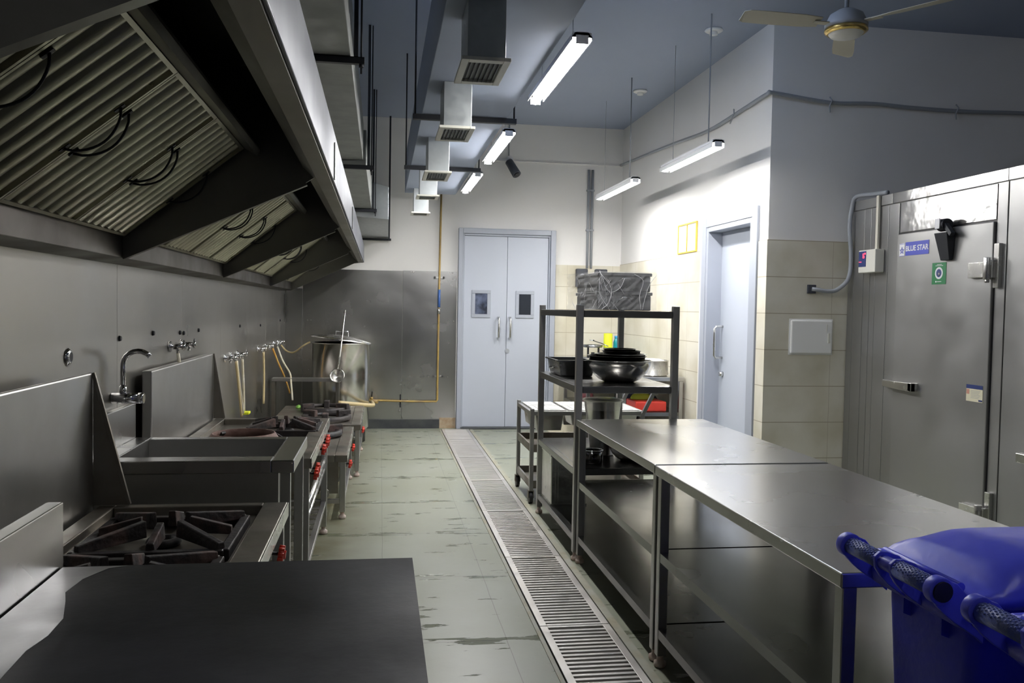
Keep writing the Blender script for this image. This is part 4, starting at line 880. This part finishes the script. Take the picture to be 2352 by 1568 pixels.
def range_(name, label, x0, x1, y0, y1, zt, splash=None, knobs=(), slats=True, group=None, pan_z=.035, panel=True, shelfz=.22):
    t = thing(name, label, 'cooker', ((x0+x1)/2, (y0+y1)/2, 0), group); s = .04
    bw = .085
    part(t, 'top_frame', MB().box(x1-bw, x1, y0, y1, zt-.05, zt).box(x0, x0+.06, y0, y1, zt-.05, zt).box(x0+.06, x1-bw, y0, y0+.045, zt-.05, zt).box(x0+.06, x1-bw, y1-.045, y1, zt-.05, zt), 'steel_dirty' if pan_z else 'steel', .004)
    part(t, 'drip_tray', MB().box(x0+.062, x1-bw-.002, y0+.047, y1-.047, zt-.05, zt-pan_z), 'steel_dirty')
    part(t, 'edge', MB().box(x1+.0005, x1+.004, y0, y1, zt-.052, zt-.001), 'bright_steel', .001)
    for x in (x0+.01, x1-.01-s):
        for y in (y0+.01, y1-.01-s): l = part(t, 'leg', leg(x, y, zt-.05), 'steel', .003); foot(l, x, y)
    if panel: part(t, 'control_panel', MB().prism([(x1-.03, zt-.055), (x1-.02, zt-.055), (x1-.055, zt-.2), (x1-.065, zt-.2)], 'y', y0+.06, y1-.06), 'steel', .001)
    part(t, 'rail', MB().box(x1-.045, x1-.015, y0+.05, y1-.05, shelfz-.03, shelfz).box(x0+.015, x0+.045, y0+.05, y1-.05, shelfz-.03, shelfz).box(x0+.05, x1-.05, y0+.015, y0+.045, shelfz-.03, shelfz).box(x0+.05, x1-.05, y1-.045, y1-.015, shelfz-.03, shelfz), 'steel', .002)
    if slats:
        m = MB(); n = int((y1-y0-.1)/.12)
        for i in range(n): yy = y0+.06+i*.12; m.box(x0+.045, x1-.045, yy, yy+.085, shelfz-.012, shelfz-.004)
        part(t, 'slatted_shelf', m, 'bright_steel', .001)
    if slats: part(t, 'front_rail', MB().cyl((x1-.03, y0+.05, zt-.27), (x1-.03, y1-.05, zt-.27), .014, seg=10).cyl((x1-.03, y0+.05, zt-.33), (x1-.03, y1-.05, zt-.33), .01, seg=10), 'bright_steel')
    for y, z in knobs: knob(t, x1-.03, y, z)
    if splash:
        xs, za, th, gus = splash
        sp = part(t, 'backsplash', MB().box(xs-th, xs, y0+.005, y1-.005, zt-.04, za), 'steel', .006)
        if gus: part(sp, 'gusset', MB().prism([(xs+.001, zt+.001), (xs+gus, zt+.001), (xs+.001, za)], 'y', y1-.012, y1-.008).bar((xs+.002, y1-.01, za), (xs+gus, y1-.01, zt+.004), .014, .012, up=(1, 0, 0)), 'steel_dirty', .001)
    return t
def grate(label, cx, cy, z, half=.235, prongs=8, grp='cast iron pan supports', lift=.034, rot=0):
    t = thing('pan_support', label, 'pan support', (cx, cy, z), grp); R_ = half
    m = MB()
    for a, b in (((-1, -1), (1, -1)), ((1, -1), (1, 1)), ((1, 1), (-1, 1)), ((-1, 1), (-1, -1))):
        m.bar((cx+a[0]*R_, cy+a[1]*R_, z+lift*.5), (cx+b[0]*R_, cy+b[1]*R_, z+lift*.5), .03, lift)
    part(t, 'frame', m, 'iron_dark', .004)
    for k in range(prongs):
        a = 2*pi*k/prongs+rot; dx, dy = cos(a), sin(a); e = R_/max(abs(dx), abs(dy)); i0 = .075
        p0 = Vector((cx+dx*i0, cy+dy*i0, z+lift+.022)); p1 = Vector((cx+dx*(e-.012), cy+dy*(e-.012), z+lift+.012)); n_ = Vector((-dy, dx, 0))*.015
        up0, dn0, up1, dn1 = .03, -.022, .006, -.02
        m = MB().add([p0-n_+Vector((0,0,dn0)), p0+n_+Vector((0,0,dn0)), p0+n_*.7+Vector((0,0,up0)), p0-n_*.7+Vector((0,0,up0)), p1-n_+Vector((0,0,dn1)), p1+n_+Vector((0,0,dn1)), p1+n_*.7+Vector((0,0,up1)), p1-n_*.7+Vector((0,0,up1))],
                     [(0,1,2,3),(4,7,6,5),(0,4,5,1),(1,5,6,2),(2,6,7,3),(3,7,4,0)])
        part(t, 'prong', m, 'iron', .003)
    return t
def burner(par, cx, cy, z):
    part(par, 'burner', MB().lathe([(.001, 0), (.05, 0), (.055, .01), (.05, .02), (.03, .022), (.028, .012), (.001, .012)], (cx, cy, z), 28), 'iron_dark')
S1 = range_('gas_range', 'near two-burner gas range between the griddle and the sink', -1.0, -.335, 2.12, 3.27, .76, (-1.02, 1.243, .02, .125), ((2.35, .66), (2.6, .66), (2.95, .66)))
burner(S1, -.675, 2.84, .727); burner(S1, -.675, 2.36, .727)
grate('square iron pan support at the far side of the near range', -.672, 2.86, .727, .215)
grate('square iron pan support half hidden behind the black griddle', -.672, 2.36, .727, .215)
# sink
S = thing('sink_unit', 'deep stainless sink unit between the two gas ranges', 'sink', (-.7, 3.8, 0))
x0, x1, y0, y1, zt = -1.10, -.333, 3.48, 4.11, .88
part(S, 'rim', MB().box(x1-.088, x1, y0, y1, zt-.052, zt).box(x0, x0+.07, y0, y1, zt-.052, zt).box(x0+.07, x1-.088, y0, y0+.10, zt-.052, zt).box(x0+.07, x1-.088, y1-.065, y1, zt-.052, zt), 'steel_top', .004)
bx0, bx1, by0, by1 = x0+.07, x1-.088, y0+.1, y1-.065
part(S, 'basin', MB().box(bx0, bx0+.004, by0, by1, .55, zt-.002).box(bx1-.004, bx1, by0, by1, .55, zt-.002).box(bx0, bx1, by0, by0+.004, .55, zt-.002).box(bx0, bx1, by1-.004, by1, .55, zt-.002).box(bx0, bx1, by0, by1, .545, .55), 'steel')
part(S, 'apron', MB().box(x0+.01, x1-.062, y0+.012, y0+.016, .52, zt-.052), 'steel')
part(S, 'backsplash', MB().box(x0-.028, x0, y0, y1, zt-.05, 1.04), 'steel_top', .005)
for x in (x0+.01, x1-.055):
    for y in (y0+.008, y1-.05): l = part(S, 'leg', leg(x, y, zt-.052), 'steel', .003); foot(l, x, y)
part(S, 'pipe', MB().cyl((x1-.15, y0+.3, .545), (x1-.15, y0+.3, .15), .02), 'white_pl')
# pillar tap
Tp = thing('swan_neck_tap', 'chrome swan-neck tap over the sink', 'tap', (-1.09, 3.85, 1.06))
part(Tp, 'body', MB().cyl((-1.128, 3.85, 1.088), (-1.02, 3.85, 1.088), .023, seg=24), 'chrome')
part(Tp, 'lever', MB().cyl((-1.019, 3.85, 1.088), (-.998, 3.85, 1.088), .024, .022, seg=24), 'chrome')
part(Tp, 'spout', MB().tube([(-1.083, 3.85, 1.11), (-1.083, 3.85, 1.22)]+[(-1.083+.06-.06*cos(a), 3.85-.0*a, 1.235+.055*sin(a)) for a in [pi*i/10 for i in range(9)]], .0115, 14), 'chrome')
part(Tp, 'collar', MB().cyl((-1.083, 3.85, 1.108), (-1.083, 3.85, 1.14), .015, seg=16), 'chrome')
def soap():
    t = thing('soap_dispenser', 'small white pump bottle standing at the left of the sink tap', 'soap bottle', (-1.09, 3.55, 1.041))
    part(t, 'bottle', MB().lathe([(.001, 0), (.02, 0), (.021, .008), (.02, .05), (.008, .06), (.008, .065)], (-1.113, 3.56, 1.041), 20), 'white_pl')
    part(t, 'pump', MB().cyl((-1.113, 3.56, 1.105), (-1.113, 3.56, 1.12), .005).box(-1.12, -1.08, 3.552, 3.568, 1.12, 1.13), 'white_pl')
soap()
# range 2
S2 = range_('gas_range', 'second gas range with a rusty wok ring, beyond the sink', -1.04, -.322, 4.2, 5.71, .76, (-1.055, 1.178, .045, .07), ((4.36, .66), (4.45, .67), (4.95, .685), (5.25, .675), (5.32, .685)))
burner(S2, -.72, 4.78, .727); burner(S2, -.56, 5.3, .727)
t = thing('wok_ring', 'rusty cast wok ring on the second gas range', 'wok ring', (-.725, 4.78, .727))
m = MB().lathe([(.215, 0), (.165, .075), (.158, .075), (.205, 0), (.215, 0)], (-.725, 4.78, .727), 48)
part(t, 'ring', m, 'rust_ring')
for a in (20, 140, 260):
    a = radians(a); part(t, 'lug', MB().bar((-.725+.16*cos(a), 4.78+.16*sin(a), .79), (-.725+.22*cos(a), 4.78+.22*sin(a), .75), .03, .02), 'iron_dark', .003)
part(t, 'lug', MB().box(-.98, -.93, 4.62, 4.68, .727, .765), 'black', .004)
grate('square iron pan support on the second range beyond the rusty ring', -.565, 5.30, .727, .2, lift=.04)
# low stock-pot ranges
def slabtop(lbl, x0, x1, y0, y1, zt, knobs): 
    t = range_('stockpot_range', lbl, x0, x1, y0, y1, zt, None, knobs, slats=False, pan_z=.002, shelfz=.14)
    part(t, 'side_panel', MB().box(x0+.06, x1-.06, y0+.02, y0+.024, .18, zt-.05), 'steel_dirty')
    return t
S3 = slabtop('nearer low stock-pot range with wet steel top', -.95, -.218, 6.05, 7.50, .455, ((6.32, .35), (7.05, .35)))
S4 = slabtop('farther low stock-pot range in front of the tall pot', -.95, -.158, 7.56, 9.0, .462, ((8.0, .36),))
part(S3, 'gas_valve', MB().cyl((-.42, 6.03, .27), (-.42, 6.0, .27), .03, seg=16).cyl((-.37, 6.04, .19), (-.37, 6.02, .19), .035, seg=16), 'bright_steel')
def ringgrate(lbl, cx, cy, z, r, blocks):
    t = thing('ring_support', lbl, 'pan support', (cx, cy, z), 'heavy iron ring supports')
    part(t, 'ring', MB().lathe([(r, 0), (r, .035), (r-.05, .035), (r-.05, 0), (r, 0)], (cx, cy, z+.012), 36), 'iron_dark')
    for a in blocks:
        a = radians(a); dx, dy = cos(a), sin(a)
        part(t, 'block', MB().bar((cx+dx*(r-.11), cy+dy*(r-.11), z+.045), (cx+dx*(r+.015), cy+dy*(r+.015), z+.045), .05, .075), 'iron', .005)
    return t
ringgrate('black iron ring support at the near end of the wet low range', -.50, 6.95, .456, .21, (25, 145, 265))
ringgrate('rusty iron ring support in the middle of the farther low range', -.47, 7.86, .463, .22, (30, 150, 270))
ringgrate('rusty iron ring support beside the tall stock pot', -.52, 8.56, .463, .24, (-30, 90, 210))
# scraps on the far range
solo('vegetable_scrap', blob(-.80, 8.8, .464, .03, .05, .03, .12, 3, 14, 6), 'greenveg', 'small green vegetable scrap at the back of the farther low range', 'vegetable scrap')
solo('rag', blob(-.72, 8.88, .464, .06, .04, .025, .12, 4, 14, 6), 'blue_cloth', 'small pale blue rag behind the rusty ring support', 'rag')
solo('red_clamp', MB().box(-.99, -.93, 6.3, 6.36, .50, .53).cyl((-.96, 6.33, .46), (-.96, 6.33, .5), .008), 'red', 'small red valve lever by the wall behind the low ranges', 'valve lever', bevel=.004)
solo('gas_hose', MB().tube([(-.42, 9.03, .49), (-.2, 9.12, .46), (-.075, 9.4, .42), (-.07, 9.9, .38), (-.09, 10.38, .35)], .022, 8, 5), 'hose_y', 'dirty rubber gas hose from the far range to the wall valve', 'hose')
# rail frame and tall pot
t = thing('steel_rack', 'low steel rail frame standing in front of the tall pot', 'rack', (-.7, 9.1, 0))
for x in (-1.10, -.45):
    for y in (9.06, 9.16): part(t, 'leg', MB().box(x, x+.035, y, y+.035, 0, .705), 'steel_dirty', .002)
part(t, 'rail', MB().box(-1.10, -.415, 9.055, 9.2, .706, .74), 'steel', .003)
P = thing('stock_pot', 'very tall steel stock pot with tilted lid in the far left corner', 'pot', (-.43, 9.75, 0))
px, py = -.42, 9.62; pr = .315
part(P, 'body', MB().lathe([(.001, .14), (pr-.03, .14), (pr-.012, .16), (pr, .75), (pr, 1.08), (pr+.012, 1.085), (pr+.012, 1.095), (pr-.006, 1.095), (pr-.014, .2), (.001, .19)], (px, py, 0), 64), 'bowl_steel')
ax = Vector((-.02, .06, 1)); ax = Vector((.13, .05, 1)).normalized()
part(P, 'lid', MB().lathe([(.335, -.012), (.335, 0), (.31, .012), (.1, .045), (.001, .05)], (px-.0, py, 1.125), 56, ax), 'bright_steel')
lc = Vector((px, py, 1.125))+ax*.048
part(P, 'lid_handle', MB().tube([lc+Vector((-.07, 0, -.005)), lc+Vector((-.065, 0, .05)), lc+Vector((.065, 0, .04)), lc+Vector((.07, 0, -.02))], .008, 8), 'chrome')
part(P, 'stand', MB().cyl((px, py, 0), (px, py, .139), .27, seg=32), 'iron_dark')
t = thing('long_ladle', 'long-handled steel ladle hanging upright in front of the tall pot', 'ladle', (-.43, 9.1, .62))
part(t, 'bowl', MB().lathe([(.001, -.06), (.04, -.052), (.066, -.028), (.075, 0), (.07, 0), (.06, -.026), (.001, -.052)], (-.432, 9.0, .775), 36, (0, -.93, .35)), 'bright_steel')
part(t, 'handle', MB().tube([(-.432, 9.04, .83), (-.41, 9.1, .98), (-.365, 9.12, 1.455)], .009, 8), 'bright_steel')

# gas pipe on the back wall
t = thing('gas_pipe', 'yellow-brown gas pipe running down the back wall and along to the cooking line', 'pipe', (.3, 10.57, .33))
part(t, 'pipe', MB().tube([(.725, 10.56, 2.9), (.715, 10.56, 1.5), (.712, 10.56, .355), (.70, 10.56, .335), (.4, 10.56, .335), (-.2, 10.55, .355), (-.45, 10.55, .355)], .0125, 10), 'gaspipe')
part(t, 'tape', MB().cyl((.7165, 10.56, 1.50), (.718, 10.56, 1.72), .0165, seg=12), 'blue_tape')
part(t, 'coupling', MB().cyl((.7145, 10.56, 1.42), (.7155, 10.56, 1.49), .017, seg=12), 'bright_steel')
for z in (1.86, .64): part(t, 'bracket', MB().box(.65, .78, 10.572, 10.587, z, z+.018), 'bright_steel'); part(t, 'screw', MB().cyl((.66, 10.5715, z+.009), (.66, 10.566, z+.009), .014), 'chrome'); part(t, 'screw', MB().cyl((.77, 10.5715, z+.009), (.77, 10.566, z+.009), .014), 'chrome')
part(t, 'bracket', MB().box(.25, .265, 10.572, 10.587, .26, .42), 'blackmetal')
part(t, 'valve', MB().cyl((-.16, 10.5, .362), (-.02, 10.42, .345), .022, seg=12).cyl((-.09, 10.46, .37), (-.09, 10.46, .40), .016), 'gaspipe')
part(t, 'valve_lever', MB().bar((-.09, 10.46, .40), (-.085, 10.44, .47), .014, .01), 'black')
# wall tap points with hoses
def taps(ys, z, label, hoses, x=-1.128, grp='chrome wall taps with hoses'):
    t = thing('wall_tap', label, 'tap', (x, sum(ys)/len(ys), z-.05), grp)
    for y in ys:
        part(t, 'valve', MB().cyl((x+.002, y, z), (x+.07, y, z), .014, seg=12).cyl((x, y, z), (x+.008, y, z), .03, seg=16).cyl((x+.045, y, z), (x+.045, y, z-.035), .009).cyl((x+.07, y, z), (x+.085, y, z+.0), .022, .016, 10).bar((x+.075, y-.0, z-.02), (x+.075, y, z+.035), .01, .01), 'chrome')
    for pts, mt in hoses: part(t, 'hose', MB().tube(pts, .0095, 8, 5), mt)
    return t
taps((4.85, 5.12), 1.262, 'pair of chrome wall taps above the backsplash of the second range', [([(-1.083, 4.85, 1.225), (-1.075, 4.84, 1.16), (-1.09, 4.80, 1.05)], 'hose_w'), ])
taps((6.5, 6.75, 7.05), 1.10, 'chrome wall taps with straight hoses hanging to the second range', [([(-1.083, 6.75, 1.06), (-1.07, 6.8, .85), (-1.06, 6.88, .62)], 'hose_y'), ([(-1.083, 7.05, 1.06), (-1.075, 7.06, .85), (-1.07, 7.06, .64)], 'hose_w'), ([(-1.083, 6.78, 1.06), (-1.078, 6.9, .85), (-1.07, 7.02, .63)], 'hose_w')])
solo('yellow_tag', MB().box(-1.08, -1.03, 7.04, 7.14, .615, .635), 'yellow', 'small bright yellow piece at the end of the straight hoses', 'tag', bevel=.004)
taps((8.2, 8.75, 9.4, 9.75), 1.085, 'far row of chrome wall taps with yellowed hoses near the corner', [
    ([(-1.083, 8.3, 1.05), (-1.08, 8.33, .8), (-1.08, 8.3, .56)], 'hose_y'),
    ([(-1.083, 9.0, 1.05), (-1.04, 9.1, .9), (-.99, 9.3, .72), (-.95, 9.4, .55)], 'hose_o'),
    ([(-1.083, 9.4, 1.05), (-1.02, 9.35, .9), (-.93, 9.2, .78), (-.90, 9.02, .70), (-.88, 8.98, .52)], 'hose_w'),
    ([(-1.083, 9.75, 1.05), (-1.02, 9.7, .99), (-.93, 9.6, .98), (-.82, 9.5, 1.06), (-.75, 9.5, 1.10)], 'hose_y')])
def port(y, z, label, elbow=False):
    t = thing('wall_outlet', label, 'pipe outlet', (-1.12, y, z-.04), 'round pipe outlets in the steel wall')
    part(t, 'flange', MB().lathe([(.034, 0), (.034, .004), (.02, .012), (.018, .012)], (-1.129, y, z), 24, (1, 0, 0)), 'chrome')
    part(t, 'socket', MB().cyl((-1.129, y, z), (-1.118, y, z), .018, seg=18), 'blackmetal')
port(3.332, 1.294, 'round chrome pipe outlet on the steel wall left of the swan-neck tap')
port(2.69, 1.338, 'round pipe outlet at the left edge of the photo')
